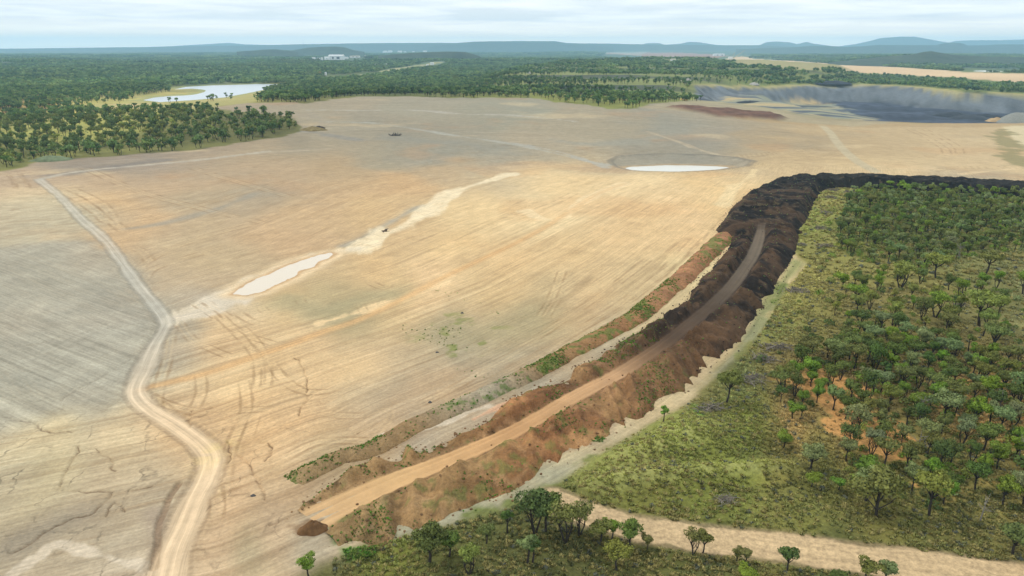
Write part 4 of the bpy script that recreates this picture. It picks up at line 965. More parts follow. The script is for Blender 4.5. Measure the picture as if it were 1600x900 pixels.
# ------------------------------------------------------------------ trees
def leaf_mat(name, mode):
    m, t, b = material(name); L = t.links.new
    b.inputs['Roughness'].default_value = .7
    oi = N(t, 'ShaderNodeObjectInfo')
    if mode == 'object': src = oi.outputs['Color']
    else:
        a = N(t, 'ShaderNodeAttribute', attribute_name='tint', attribute_type='INSTANCER'); src = a.outputs['Color']
    tx = N(t, 'ShaderNodeTexCoord'); n = N(t, 'ShaderNodeTexNoise'); n.inputs['Scale'].default_value = 1.1; n.inputs['Detail'].default_value = 4
    L(tx.outputs['Object'], n.inputs['Vector'])
    mr = N(t, 'ShaderNodeMapRange'); mr.inputs['From Min'].default_value = .3; mr.inputs['From Max'].default_value = .7; mr.inputs['To Min'].default_value = .65; mr.inputs['To Max'].default_value = 1.45
    L(n.outputs['Fac'], mr.inputs['Value'])
    sc_ = N(t, 'ShaderNodeVectorMath', operation='SCALE'); L(src, sc_.inputs[0]); L(mr.outputs[0], sc_.inputs['Scale'])
    L(sc_.outputs[0], b.inputs['Base Color'])
    tr = N(t, 'ShaderNodeBsdfTranslucent'); L(sc_.outputs[0], tr.inputs['Color'])
    ms = N(t, 'ShaderNodeMixShader'); ms.inputs[0].default_value = .3
    L(b.outputs[0], ms.inputs[1]); L(tr.outputs[0], ms.inputs[2]); L(ms.outputs[0], t.nodes['Material Output'].inputs['Surface'])
    return m
M_LEAF = leaf_mat('leaves', 'object'); M_LEAFI = leaf_mat('leaves_mass', 'inst')
M_BARK = flatmat('dark_bark', (.045, .038, .032), .9, .1, .4, 2.0)
M_BARKP = flatmat('pale_bark', (.22, .20, .17), .9, .1, .3, 2.0)
M_STICK = flatmat('dead_wood', (.20, .175, .14), .9, .1, .4, 1.5)

def tube(V, Fc, pts, rad, n=5):
    b0 = len(V); pts = [Vector(p) for p in pts]
    for i, p in enumerate(pts):
        d = (pts[min(i + 1, len(pts) - 1)] - pts[max(i - 1, 0)]).normalized()
        u = d.orthogonal().normalized(); v = d.cross(u)
        for k in range(n):
            a = 2 * math.pi * k / n
            V.append(tuple(p + (u * math.cos(a) + v * math.sin(a)) * rad[i]))
    for i in range(len(pts) - 1):
        for k in range(n):
            Fc.append((b0 + i * n + k, b0 + i * n + (k + 1) % n, b0 + (i + 1) * n + (k + 1) % n, b0 + (i + 1) * n + k))
CN = {}
def leaf_quads(rng, blobs, n, size, up=.25):
    """n leaf clumps spread through ellipsoids; returns vertices and quads"""
    vol = np.array([b[1] ** 2 * b[2] ** .5 for b in blobs]); vol = vol / vol.sum()
    k = rng.choice(len(blobs), n, p=vol)
    c = np.array([b[0] for b in blobs])[k]; rx = np.array([b[1] for b in blobs])[k]; rz = np.array([b[2] for b in blobs])[k]
    d = rng.normal(size=(n, 3)); d[:, 2] += up; d /= np.linalg.norm(d, axis=1)[:, None]
    rr = (.55 + .45 * rng.random(n) ** .6) * (1 + .12 * rng.normal(size=n))
    p = c + d * rr[:, None] * np.stack([rx, rx, rz], 1)
    nn = d + .75 * rng.normal(size=(n, 3)); nn /= np.linalg.norm(nn, axis=1)[:, None]
    a = np.cross(nn, rng.normal(size=(n, 3))); a /= np.linalg.norm(a, axis=1)[:, None]
    b = np.cross(nn, a)
    s = size * (.6 + .8 * rng.random(n))[:, None]
    e = .45 + .5 * rng.random((n, 1))
    V = np.stack([p - a * s * .5, p - b * s * .5 * e, p + a * s * .5 + nn * s * .12, p + b * s * .5 * e], 1).reshape(-1, 3)
    Q = np.arange(4 * n).reshape(-1, 4)
    return V, Q
def orient(V, Q, nrm):
    V = np.asarray(V); Q = np.asarray(Q); a = V[Q[:, 1]] - V[Q[:, 0]]; b = V[Q[:, 3]] - V[Q[:, 0]]
    f = (np.cross(a, b) * np.asarray(nrm)[Q[:, 0]]).sum(1) < 0
    Q = Q.copy(); Q[f] = Q[f][:, ::-1]; return Q
def soft_normals(me, nrm):
    me.polygons.foreach_set('use_smooth', np.ones(len(me.polygons), bool)); me.update()
    me.normals_split_custom_set_from_vertices([tuple(v) for v in nrm])
def blob_normals(V, blobs, rng, jit=.35):
    C_ = np.array([b[0] for b in blobs]); c0 = C_.mean(0); 
    d = ((V[:, None, :] - C_[None]) ** 2).sum(-1); k = d.argmin(1)
    n = (V - C_[k]); n /= np.linalg.norm(n, axis=1)[:, None] + 1e-6
    m = V - (c0 - np.array([0, 0, 1.0])); m /= np.linalg.norm(m, axis=1)[:, None] + 1e-6
    q = n * .7 + m * .35 + np.array([0, 0, .18]) + np.repeat(rng.normal(size=(len(V) // 4, 3)), 4, 0) * jit
    return q / np.linalg.norm(q, axis=1)[:, None]
def make_tree(seed, h=7.0, spread=2.3, kind='round', nleaf=900, leaf=.36, low=.38):
    """trunk mesh and crown mesh, foot at the origin"""
    rg = np.random.default_rng(seed); r = random.Random(seed)
    V, Fc = [], []; blobs = []
    ntr = {'round': 1, 'multi': r.choice([2, 3]), 'umbrella': 1, 'shrub': 3, 'thin': 1, 'spread': 2}[kind]
    for q in range(ntr):
        a0 = 2 * math.pi * (q / ntr) + r.random()
        lean = .10 if ntr == 1 else .30
        base = Vector((.12 * math.cos(a0) * (ntr > 1), .12 * math.sin(a0) * (ntr > 1), -.15))
        fork = {'round': .38, 'multi': .42, 'umbrella': .5, 'shrub': .12, 'thin': .55, 'spread': .25}[kind] * h
        top = base + Vector((math.cos(a0) * lean * fork, math.sin(a0) * lean * fork, fork))
        mid = (base + top) / 2 + Vector((r.uniform(-.12, .12), r.uniform(-.12, .12), 0)) * h * .15
        r0 = h * (.019 if ntr > 1 else .026)
        tube(V, Fc, [base, mid, top], [r0 * 1.25, r0, r0 * .8], 6)
        nb = {'round': 7, 'multi': 4, 'umbrella': 7, 'shrub': 3, 'thin': 4, 'spread': 4}[kind]
        for k in range(nb):
            a = a0 + 2 * math.pi * k / nb + r.uniform(-.4, .4)
            out_ = spread * r.uniform(.35, .78) * (1 if k else .15)
            zt = h * (r.uniform(.62, .86) if k else .88)
            if kind == 'umbrella': zt = h * r.uniform(.76, .88)
            if kind == 'shrub': zt = h * r.uniform(.4, .75)
            if kind == 'round': zt = h * r.uniform(low + .16, .84)
            tip = Vector((top.x * .8 + math.cos(a) * out_, top.y * .8 + math.sin(a) * out_, zt))
            st = base.lerp(top, r.uniform(.75, 1.0))
            m_ = st.lerp(tip, .5) + Vector((math.cos(a), math.sin(a), -.4)) * out_ * .12
            tube(V, Fc, [st, m_, tip], [r0 * .62, r0 * .42, r0 * .15], 5)
            if kind in ('round', 'umbrella', 'spread', 'multi') and k % 2 == 0:
                tp2 = m_ + Vector((r.uniform(-1, 1), r.uniform(-1, 1), r.uniform(.3, 1))) * spread * .35
                tube(V, Fc, [m_, tp2], [r0 * .3, r0 * .1], 4)
            br = spread * r.uniform(.34, .5)
            blobs.append((np.array(tip), br, br * r.uniform(.55, .8)))
            if r.random() < .6:
                blobs.append((np.array(tip) + rg.normal(size=3) * spread * .22 * np.array([1, 1, .5]), br * .65, br * .5))
    if nleaf > 700: blobs = [(a, b * q_, c * q_ * 1.05) for (a, b, c), q_ in zip(blobs, rg.uniform(.7, 1.3, len(blobs)))]; nleaf = int(nleaf * 1.45)
    Vc, Qc = leaf_quads(rg, blobs, nleaf, leaf)
    Vc[:, 2] = np.maximum(Vc[:, 2], .1)
    nrm = blob_normals(Vc, blobs, rg); Qc = orient(Vc, Qc, nrm)
    tm = npmesh('trunk', V, Fc, [M_BARK]); cm = npmesh('crown', Vc, Qc, [M_LEAF], smooth=False)
    soft_normals(cm, nrm); CN[cm.name] = nrm
    return tm, cm
NEAR = [make_tree(11, 7, 2.5, 'round', 1500, .34), make_tree(12, 7, 2.3, 'multi', 1300, .34), make_tree(13, 7, 2.6, 'umbrella', 1300, .36), make_tree(14, 7, 2.2, 'round', 1400, .34, .25),
        make_tree(15, 7, 1.7, 'thin', 800, .34), make_tree(16, 7, 2.7, 'spread', 1200, .34), make_tree(17, 7, 2.1, 'multi', 1100, .32), make_tree(18, 7, 2.4, 'umbrella', 1000, .36)]
SHRUBS = [make_tree(31, 2.6, 1.35, 'shrub', 520, .26), make_tree(32, 2.6, 1.2, 'shrub', 460, .26)]
COLS = {'bright green': alb(104, 128, 46), 'olive': alb(102, 110, 56), 'dark green': alb(82, 98, 48), 'grey-green': alb(116, 128, 82), 'yellow-green': alb(118, 126, 60)}
COLS = {k: v * 1.75 for k, v in COLS.items()}

def px_of(x, y, z):
    cp, sp = math.cos(PITCH), math.sin(PITCH)
    dz = z - CAM_H; zc = y * cp - dz * sp; up = y * sp + dz * cp
    return 800 + F * x / zc, 450 - F * up / zc, zc
TREES = []          # everything placed one by one
def place(pair, x, y, h, h0, color, name='gum_tree', rot=None, rng=random, z=None, w=1.0):
    if z is None: z = float(height(np.array([x]), np.array([y]))[0])
    e = bpy.data.objects.new(name, None); C.objects.link(e); e.location = (x, y, z - .05); e.empty_display_size = .3
    e.rotation_euler = (0, 0, rng.uniform(0, 6.28) if rot is None else rot)
    s = h / h0; e.scale = (s * w, s * w, s)
    t = obj('trunk', pair[0], e); c = obj('crown', pair[1], e)
    col = np.array(COLS[color]) * np.array([rng.uniform(.88, 1.12), rng.uniform(.92, 1.08), rng.uniform(.85, 1.15)])
    c.color = (*col, 1)
    e['_c'] = color
    TREES.append(e)
    return e
rt = random.Random(5)
# --- the trees standing by themselves in the foreground: foot pixel, height in pixels, model, colour, width factor, label
FRONT = [
 (482,899,34,3,'bright green',1.0,'small bushy green tree leftmost of all, in the grass at the foot of the photo'),
 (671,876,58,0,'dark green',1.15,'dense dark round-crowned tree in the grass, largest left of the dark twin-trunked trees'),
 (702,868,44,3,'dark green',1.0,'dark bushy tree pressed against the right side of the dense round tree'),
 (733,896,44,6,'yellow-green',1.0,'yellowish open-branched tree at the foot of the photo right of the dense round tree'),
 (760,848,34,3,'olive',.9,'small olive bush-like tree between the dense round tree and the tall dark clump'),
 (793,831,38,4,'dark green',.9,'slender small tree just left of the tall dark clump beside the grey gravel'),
 (836,832,60,1,'dark green',1.05,'tall dark multi-stemmed tree on the end of the sandy track, tallest of its clump'),
 (853,830,54,2,'olive',.9,'slimmer olive tree joined to the right side of the tall dark multi-stemmed tree'),
 (883,846,58,6,'olive',1.0,'ragged olive tree with low foliage beside the start of the sandy track'),
 (905,836,48,1,'olive',.9,'olive tree with a leaning trunk at the near edge of the sandy track start'),
 (824,878,46,4,'grey-green',1.05,'thin grey-green tree below the tall dark clump, left one of a close pair'),
 (832,877,42,4,'dark green',1.0,'thin dark tree right one of a close pair below the tall dark clump'),
 (938,846,38,3,'olive',1.1,'round olive tree with a green side at the near edge of the sandy track'),
 (956,842,34,3,'bright green',.9,'bright green small tree behind the round olive tree beside the sandy track'),
 (982,853,42,0,'olive',1.1,'wide fan-shaped tree on a short dark trunk in front of the sandy track'),
 (1011,858,26,3,'olive',.9,'little tree just right of the wide fan-shaped tree by the track'),
 (964,889,38,2,'yellow-green',1.1,'pale thin-leaved tree alone in the grass below the fan-shaped tree'),
 (1083,866,38,6,'olive',.95,'left half of the two-lobed olive tree pair standing against the sandy track'),
 (1098,864,38,0,'olive',.85,'right half of the two-lobed olive tree pair standing against the sandy track'),
 (1151,879,22,3,'olive',.9,'tiny round tree left one of two beside the near edge of the sandy track'),
 (1164,881,26,3,'olive',1.0,'small round tree right one of two beside the near edge of the sandy track'),
 (1230,893,40,0,'dark green',.95,'lone small tree with dark trunk on the lower edge of the sandy track'),
 (1353,908,34,3,'olive',1.2,'broad bushy tree cut by the bottom edge below the sandy track, left of two'),
 (1384,910,34,0,'grey-green',1.1,'broad grey-green tree cut by the bottom edge below the sandy track, right of two'),
 (1168,912,26,3,'bright green',1.5,'low spreading green tree at the bottom edge under the two tiny round trees'),
 (1305,914,24,3,'dark green',1.2,'low dark tree at the bottom edge just left of the broad bushy pair'),
 (1266,733,40,0,'grey-green',1.15,'silvery grey-green round tree at the left edge of the right-hand wood'),
 (1268,760,24,3,'bright green',1.3,'bright green low tree right under the silvery round tree'),
 (1310,765,22,3,'bright green',1.1,'bright green shrub-like tree on orange soil right of the silvery round tree'),
 (1225,698,24,3,'bright green',1.3,'vivid green low tree between yellow tussocks and the right-hand wood'),
 (1370,803,64,5,'olive',1.15,'large leaning multi-branched tree over the orange soil patch'),
 (1352,782,46,2,'grey-green',1.1,'grey-green spreading tree on the left shoulder of the large leaning tree'),
 (1452,805,62,2,'yellow-green',.85,'tree on one straight black trunk beside the orange soil patch'),
 (1583,866,50,0,'olive',1.1,'round olive tree above the eroded orange bank in the right corner'),
 (1135,631,44,2,'olive',.9,'lone bare-branched umbrella tree in the tussocks below the end of the grey strip'),
 (1035,668,26,4,'bright green',1.0,'thin green sapling beside the pale clearing under the brown bank'),
 (1238,655,26,3,'bright green',1.0,'small green tree with a forked trunk left of the right-hand wood'),
 (1252,650,20,3,'dark green',1.0,'small dark green tree touching the wood just right of the forked one'),
 (1530,510,46,2,'yellow-green',1.15,'tall forked umbrella tree alone on the open grass at the upper right'),
 (1461,497,34,1,'bright green',1.2,'wide forked green tree on the open grass left of the tall umbrella tree'),
 (1552,539,36,0,'olive',1.1,'round tree with a grey top beside the open grass on the far right'),
 (1338,475,26,2,'bright green',1.2,'low forked tree at the left end of the open grass'),
 (1407,450,34,1,'yellow-green',1.2,'feathery fork-trunked tree in the middle of the open grassland'),
 (1462,435,32,2,'yellow-green',1.2,'pale spreading tree above the round bush in the open grassland'),
 (1540,430,30,2,'olive',1.2,'flat-topped tree on the upper edge of the open grassland'),
]
for px, py, hp, mi, c, wf, lab in FRONT:
    x, y = P(px, py); z = float(surface(x, y)[0])
    _, _, zc = px_of(x, y, z)
    h = hp * zc / (F * math.cos(PITCH)) * 1.16
    e = place(NEAR[mi], x, y, h, 7.0, c, 'gum_tree', rng=rt, z=z, w=wf * 1.1)
    setp(e, lab, 'tree'); del e['_c']

# --- woods: sample positions with spacing inside pixel-drawn, ground-placed outlines
def sample(poly, spacing, rng, n_try=20000, dens_=None, taken=None):
    lo, hi = poly.min(0), poly.max(0)
    pts = rng.uniform(lo, hi, (n_try, 2)); pts = pts[inpoly(pts[:, 0], pts[:, 1], poly)]
    grid = {}; outp = []
    sp = spacing
    if taken is not None:
        for q in taken: grid.setdefault((int(q[0] // sp), int(q[1] // sp)), []).append(q)
    if dens_ is not None:
        k = dens_(pts[:, 0], pts[:, 1]); pts = pts[rng.random(len(pts)) < k]
    for p in pts:
        g = (int(p[0] // sp), int(p[1] // sp)); ok = True
        for a in (-1, 0, 1):
            for b in (-1, 0, 1):
                for q in grid.get((g[0] + a, g[1] + b), ()):
                    if (p[0] - q[0]) ** 2 + (p[1] - q[1]) ** 2 < sp * sp: ok = False; break
                if not ok: break
            if not ok: break
        if ok: grid.setdefault(g, []).append(p); outp.append(p)
    return np.array(outp).reshape(-1, 2)
rg = np.random.default_rng(77)
front_xy = [(e.location.x, e.location.y) for e in TREES]
W1 = PP([(1212,618),(1236,582),(1262,558),(1300,532),(1345,515),(1400,520),(1440,528),(1500,545),(1560,560),(1640,580),(1760,640),(1820,760),(1700,850),(1640,850),(1590,800),(1540,775),(1495,785),(1440,792),(1405,772),(1345,765),(1325,735),(1318,700),(1322,668),(1300,650),(1262,640),(1230,640)])
W1b = PP([(1440,790),(1500,780),(1560,790),(1640,830),(1640,850),(1560,835),(1500,815)])
W2 = PP([(1310,450),(1380,425),(1440,430),(1500,440),(1600,450),(1740,470),(1740,600),(1600,570),(1500,545),(1440,528),(1345,510),(1300,500),(1310,480)])
W3 = PP([(1328,304),(1350,297),(1420,297),(1500,303),(1600,308),(1760,318),(1800,400),(1600,392),(1540,396),(1490,408),(1440,424),(1390,414),(1345,408),(1312,392),(1308,360),(1318,330)])
L1 = PP([(-260,330),(-160,290),(0,262),(60,247),(140,238),(220,231),(300,226),(380,216),(430,207),(464,200),(456,190),(420,184),(360,180),(300,178),(200,180),(100,184),(0,190),(-200,200)])
clear1 = lambda x, y: np.where(fbm(x, y, 15, 3, 94) + .04 > .14, .12, 1.0) * np.where(fbm(x, y, 12, 3, 280) < -.12, .15, 1.0)
clear3 = lambda x, y: np.clip(1.1 - 2.6 * np.maximum(0, fbm(x, y, 30, 3, 95) - .05), .1, 1)
clearL = lambda x, y: np.where(inpoly(x, y, PP([(0,228),(0,194),(40,190),(100,192),(180,194),(170,206),(140,222),(110,230),(40,234)])), .16, 1.0) * np.clip(1.25 - 2.5 * np.maximum(0, fbm(x, y, 40, 3, 96)), .15, 1)
p1 = sample(W1, 3.2, rg, 9000, clear1, front_xy)
p2 = sample(W2, 5.0, rg, 6000, lambda x, y: np.where(fbm(x, y, 22, 3, 99) > .06, .75, .03), front_xy)
p3 = sample(W3, 3.9, rg, 30000, clear3, front_xy)
pL = sample(L1, 7.4, rg, 40000, clearL)
regions = [('W1', p1, 4.2, 6.9, ['olive', 'grey-green', 'dark green', 'olive', 'bright green', 'grey-green', 'dark green']), ('W2', p2, 4, 7.5, ['bright green', 'olive', 'yellow-green', 'bright green', 'dark green']),
           ('W3', p3, 3.8, 6.3, ['bright green', 'olive', 'grey-green', 'dark green', 'olive', 'bright green']), ('L1', pL, 6, 10.5, ['olive', 'dark green', 'dark green', 'olive', 'yellow-green'])]
allp = []
for nm, pts, h0, h1, cs in regions:
    for p in pts:
        cn_ = cs[int(np.clip((vnoise(np.array([p[0] / 9]), np.array([p[1] / 9]), 200)[0] * .55 + rg.random() * .45) * len(cs), 0, len(cs) - 1))]
        allp.append((nm, p[0], p[1], rg.uniform(h0, h1) * (.75 + .25 * rg.random()), cn_))
zz = surface([a[1] for a in allp], [a[2] for a in allp])
info = []
for a, z in zip(allp, zz):
    px, py, zc = px_of(a[1], a[2], z)
    vis = -25 < px < 1625 and -20 < py < 925
    info.append((a[3] / zc if vis else 0, px, py, zc, z))
order = sorted(range(len(allp)), key=lambda i: -info[i][0])
budget = 300 - len(FRONT)
indiv = set(i for i in order[:budget] if info[i][0] > 0)
WHERE = {'W1': 'in the right-hand wood', 'W2': 'scattered over the grass above the wood', 'W3': 'in the upper right wood below the black bank', 'L1': 'in the far left wood'}
cells = {}
for i in indiv:
    nm, x, y, h, cn_ = allp[i]; _, px, py, zc, z = info[i]
    e = place(NEAR[rt.choice([0, 1, 2, 3, 6, 7, 4, 2, 1] if cn_ != 'bright green' else [0, 3, 6, 3])], x, y, h, 7.0, cn_, 'gum_tree', rng=rt, z=z, w=rt.uniform(.85, 1.1))
    if nm == 'W1':
        if px < 1330: wh = 'at left edge of right-hand wood'
        elif px > 1570: wh = 'at right border in right-hand wood'
        elif py > 745: wh = 'on near side of right-hand wood'
        elif py > 660: wh = 'in lower middle of right-hand wood'
        elif py > 590: wh = 'in upper middle of right-hand wood'
        else: wh = 'on far side of right-hand wood'
    elif nm == 'W2':
        wh = 'on open grass above the wood, ' + ('left part' if px < 1430 else 'middle part' if px < 1520 else 'right part')
    else: wh = 'edging the upper right wood, ' + ('left part' if px < 1420 else 'middle part' if px < 1510 else 'right part')
    szn = 'tall' if h > 6.2 else 'short'
    cells.setdefault((szn, cn_, wh), []).append((px, py, e))
ORD = ['leftmost', 'second from the left', 'third from the left', 'fourth from the left', 'fifth from the left', 'sixth from the left', 'seventh from the left', 'eighth from the left', 'ninth from the left', 'tenth from the left']
for (szn, cn_, wh), l in cells.items():
    l.sort(key=lambda q: q[0])
    for k, (px, py, e) in enumerate(l):
        if len(l) == 1: lab = 'only %s %s tree %s' % (szn, cn_, wh)
        elif k == len(l) - 1: lab = 'rightmost %s %s tree %s' % (szn, cn_, wh)
        elif k < len(ORD): lab = '%s of %s %s trees %s' % (ORD[k], szn, cn_, wh)
        else: lab = 'further %s %s tree %s' % (szn, cn_, wh)
        lab = ' '.join(lab.split()[:16])
        setp(e, lab, 'tree', 'trees of the right-hand woods')
        if '_c' in e: del e['_c']
rest = [i for i in range(len(allp)) if i not in indiv]
print('trees', len(allp), 'indiv', len(indiv), time.time() - T0)

# ------------------------------------------------------------------ masses: one object each, geometry instanced on its points
def scatter(name, protos, xyz, scale, tint, pick=None, rot=None, zs=None):
    n = len(xyz)
    me = bpy.data.meshes.new(name); me.vertices.add(n); me.vertices.foreach_set('co', np.asarray(xyz, f32).ravel())
    addf(me, scale, 'sc')
    a = me.attributes.new('pick', 'INT', 'POINT'); a.data.foreach_set('value', np.asarray(pick if pick is not None else np.random.default_rng(1).integers(0, len(protos), n), np.int32))
    addf(me, rot if rot is not None else np.random.default_rng(2).uniform(0, 6.28, n), 'rz')
    addcol(me, tint, 'tint')
    col = bpy.data.collections.new(name + '_models')
    for i, p in enumerate(protos):
        o = bpy.data.objects.new('%s_model_%02d' % (name, i), p); col.objects.link(o)
    ng = bpy.data.node_groups.new(name, 'GeometryNodeTree')
    ng.interface.new_socket(name='Geometry', in_out='INPUT', socket_type='NodeSocketGeometry'); ng.interface.new_socket(name='Geometry', in_out='OUTPUT', socket_type='NodeSocketGeometry')
    gi = ng.nodes.new('NodeGroupInput'); go = ng.nodes.new('NodeGroupOutput')
    ci = ng.nodes.new('GeometryNodeCollectionInfo'); ci.inputs['Collection'].default_value = col; ci.inputs['Separate Children'].default_value = True; ci.inputs['Reset Children'].default_value = True
    ip = ng.nodes.new('GeometryNodeInstanceOnPoints'); ip.inputs['Pick Instance'].default_value = True
    def na(nm, ty):
        q = ng.nodes.new('GeometryNodeInputNamedAttribute'); q.data_type = ty; q.inputs['Name'].default_value = nm; return q.outputs['Attribute']
    mp = ng.nodes.new('GeometryNodeMeshToPoints')
    L = ng.links.new
    L(gi.outputs[0], mp.inputs['Mesh']); L(mp.outputs[0], ip.inputs['Points']); L(ci.outputs[0], ip.inputs['Instance'])
    L(na('pick', 'INT'), ip.inputs['Instance Index']); L(na('sc', 'FLOAT'), ip.inputs['Scale'])
    cx = ng.nodes.new('ShaderNodeCombineXYZ'); L(na('rz', 'FLOAT'), cx.inputs[2]); L(cx.outputs[0], ip.inputs['Rotation'])
    L(ip.outputs[0], go.inputs[0])
    o = obj(name, me); md = o.modifiers.new('scatter', 'NODES'); md.node_group = ng
    setp(o, kind='stuff'); return o
def joined(seed, h, spread, kind, nleaf, leaf, low=.38):
    tm, cm = make_tree(seed, h, spread, kind, nleaf, leaf, low)
    def rd(me):
        co = np.zeros(len(me.vertices) * 3, f32); me.vertices.foreach_get('co', co); q = np.zeros(len(me.loops), np.int32); me.loops.foreach_get('vertex_index', q)
        return co.reshape(-1, 3), q.reshape(-1, 4)
    a, qa = rd(tm); b, qb = rd(cm)
    me = npmesh('tree_model', np.vstack([a, b]), np.vstack([qa, qb + len(a)]), [M_BARK, M_LEAFI], smooth=False)
    mi = np.r_[np.zeros(len(qa), np.int32), np.ones(len(qb), np.int32)]; me.polygons.foreach_set('material_index', mi)
    tn = a / (np.linalg.norm(a, axis=1)[:, None] + 1e-6); tn[:, 2] = 0; tn /= np.linalg.norm(tn, axis=1)[:, None] + 1e-6
    soft_normals(me, np.vstack([tn, CN[cm.name]]))
    bpy.data.meshes.remove(tm); bpy.data.meshes.remove(cm)
    return me
MID = [joined(51, 7, 2.5, 'round', 420, .62), joined(52, 7, 2.4, 'multi', 380, .6), joined(53, 7, 2.6, 'umbrella', 360, .62), joined(54, 7, 2.2, 'round', 400, .6, .2), joined(55, 7, 1.8, 'thin', 240, .6)]
FARM = [joined(61, 8, 3.0, 'round', 120, 1.3, .2), joined(62, 8, 3.0, 'multi', 110, 1.3), joined(63, 8, 2.6, 'umbrella', 100, 1.3)]
def clump_model(seed, n, rad, h, leaf, nl):
    rgc = np.random.default_rng(seed); bl = []
    for k in range(n):
        a = rgc.uniform(0, 6.28); d = rad * math.sqrt(rgc.random())
        hh = h * rgc.uniform(.7, 1.05); bl.append((np.array([d * math.cos(a), d * math.sin(a), hh * .62]), h * .33, hh * .38))
    V, Q = leaf_quads(rgc, bl, nl, leaf, .5)
    V[:, 2] = np.maximum(V[:, 2], 0)
    nb_ = blob_normals(V, bl, rgc, .3); me = npmesh('copse_model', V, orient(V, Q, nb_), [M_LEAFI], smooth=False); soft_normals(me, nb_); return me
CL1 = [clump_model(71 + i, 7, 11, 8, 2.6, 210) for i in range(3)]
CL2 = [clump_model(81 + i, 22, 40, 9, 6.0, 330) for i in range(3)]
tints = np.array([alb(98, 120, 46), alb(98, 106, 54), alb(78, 94, 48), alb(110, 122, 78), alb(114, 122, 56)]) * 2.15
cidx = {'bright green': 0, 'olive': 1, 'dark green': 2, 'grey-green': 3, 'yellow-green': 4}
rx = np.array([allp[i][1] for i in rest]); ry = np.array([allp[i][2] for i in rest]); rz_ = np.array([info[i][4] for i in rest]); rh = np.array([allp[i][3] for i in rest])
tt_ = tints[[cidx[allp[i][4]] for i in rest]] * rg.uniform(.85, 1.15, (len(rest), 1))
isL = np.array([allp[i][0] == 'L1' for i in rest])
pk_ = rg.integers(0, 5, len(rest)); pk_ = np.where(isL, rg.integers(5, 8, len(rest)), pk_)
scatter('woodland_trees', MID + [joined(56, 7, 2.9, 'round', 330, .85, .05), joined(57, 7, 2.8, 'multi', 330, .85, .1), joined(58, 7, 2.6, 'round', 300, .85, .2)], np.stack([rx, ry, rz_ - .1], 1), rh / 7, tt_, pick=pk_)

# forest beyond: density from outlines
EXCL = [(BARE, 3), (PIT, 8), (LAKE, 12), (SPOIL_TAN, 5), (SPOIL_RED, 5), (POND2, 0), (SPIT, 0)]
NOTREE = PP([(1040,172),(1000,172),(1010,162),(1095,158),(1200,165),(1330,180),(1500,188),(1700,185),(1700,200),(1250,200)])
CLEARS = [PP(l) for l in ([(490,126),(560,121.5),(640,109),(700,99),(692,94.5),(655,99.5),(600,110.5),(500,119)], [(1120,95.5),(1180,96),(1180,86),(1120,84)],
 [(484,97),(560,97),(580,92),(580,87),(540,88),(484,91)], [(1500,112.6),(1600,113.5),(1600,106),(1500,105.5)],
 [(1150,97),(1200,102.5),(1260,106),(1340,110),(1400,115),(1480,121),(1540,125),(1600,129),(1700,131),(1700,135.5),(1600,133),(1540,129),(1480,125),(1400,119),(1340,114),(1260,110),(1200,106.5),(1150,101.5)],
 [(1110,91),(1140,91),(1140,85),(1110,85)], [(940,91),(1050,93),(1140,93),(1140,86),(1040,80),(940,82)], [(220,161),(300,157),(350,153),(400,147),(420,140),(400,128),(220,150)])]
def far_scatter(name, r0, r1, cell, protos, h, seed, edge=12, skipL=True):
    g = np.random.default_rng(seed)
    th = R(41); n = int((r1 * r1 - r0 * r0) * th / cell ** 2)
    r = np.sqrt(g.uniform(r0 * r0, r1 * r1, n)); a = g.uniform(-th, th, n)
    x = r * np.sin(a); y = r * np.cos(a); keep = np.ones(n, bool)
    for pl, m in EXCL:
        s = sdist(x, y, pl, m + 5 + (50 if r0 > 1500 else 0)); keep &= ~(s > -m)
    keep &= ~(sdist(x, y, SCRUB, 20) > -20); keep &= ~(sdist(x, y, L1, 10) > 0)
    d, _, _ = pdist(x, y, CORRIDOR, False, 60); keep &= d > 26
    keep &= ~inpoly(x, y, NOTREE)
    for q_ in CLEARS: keep &= ~inpoly(x, y, q_)
    s = sdist(x, y, SHORE, 10); keep &= ~((s > 0) & (g.random(n) > .015))
    x, y, r = x[keep], y[keep], r[keep]
    # dense and thin parts
    f1 = fbm(x, y, 260, 4, 300)
    rightish = sstep(-50, 150, x) * sstep(2600, 1700, r)
    k = np.clip(.95 - 1.6 * np.maximum(0, f1 + .02) * (.9 + rightish) - .25 * rightish, .05, 1)
    lo_ = inpoly(x, y, PP([(-60,192),(0,180),(120,176),(240,176),(340,172),(330,160),(250,158),(160,158),(110,166),(60,172),(-60,176)]))
    k = np.where(lo_, .18, k) * (1 - .45 * sstep(-40, 60, sdist(x, y, TERR, 300)))
    kp = g.random(len(x)) < k; x, y, r = x[kp], y[kp], r[kp]
    z = height(x, y)
    c = np.array([alb(74, 98, 48), alb(86, 106, 60), alb(60, 84, 48), alb(98, 114, 62)])[g.integers(0, 4, len(x))] * (.85 + .5 * (fbm(x, y, 150, 3, 301)[:, None] + .2)) * g.uniform(.7, 1.3, (len(x), 1)) * 2.1
    sc_ = h * g.uniform(.65, 1.1, len(x))
    scatter(name, protos, np.stack([x, y, z - .3], 1), sc_, c)
    return len(x)
def hfun(): pass
n1 = far_scatter('forest_trees', 480, 1500, 7.4, FARM, 1.05, 401)
n2 = far_scatter('far_forest', 1500, 3400, 17, CL1, 1.15, 402)
n3 = far_scatter('farthest_forest', 3400, 9000, 62, CL2, 1.25, 403)
print('forest', n1, n2, n3, time.time() - T0)

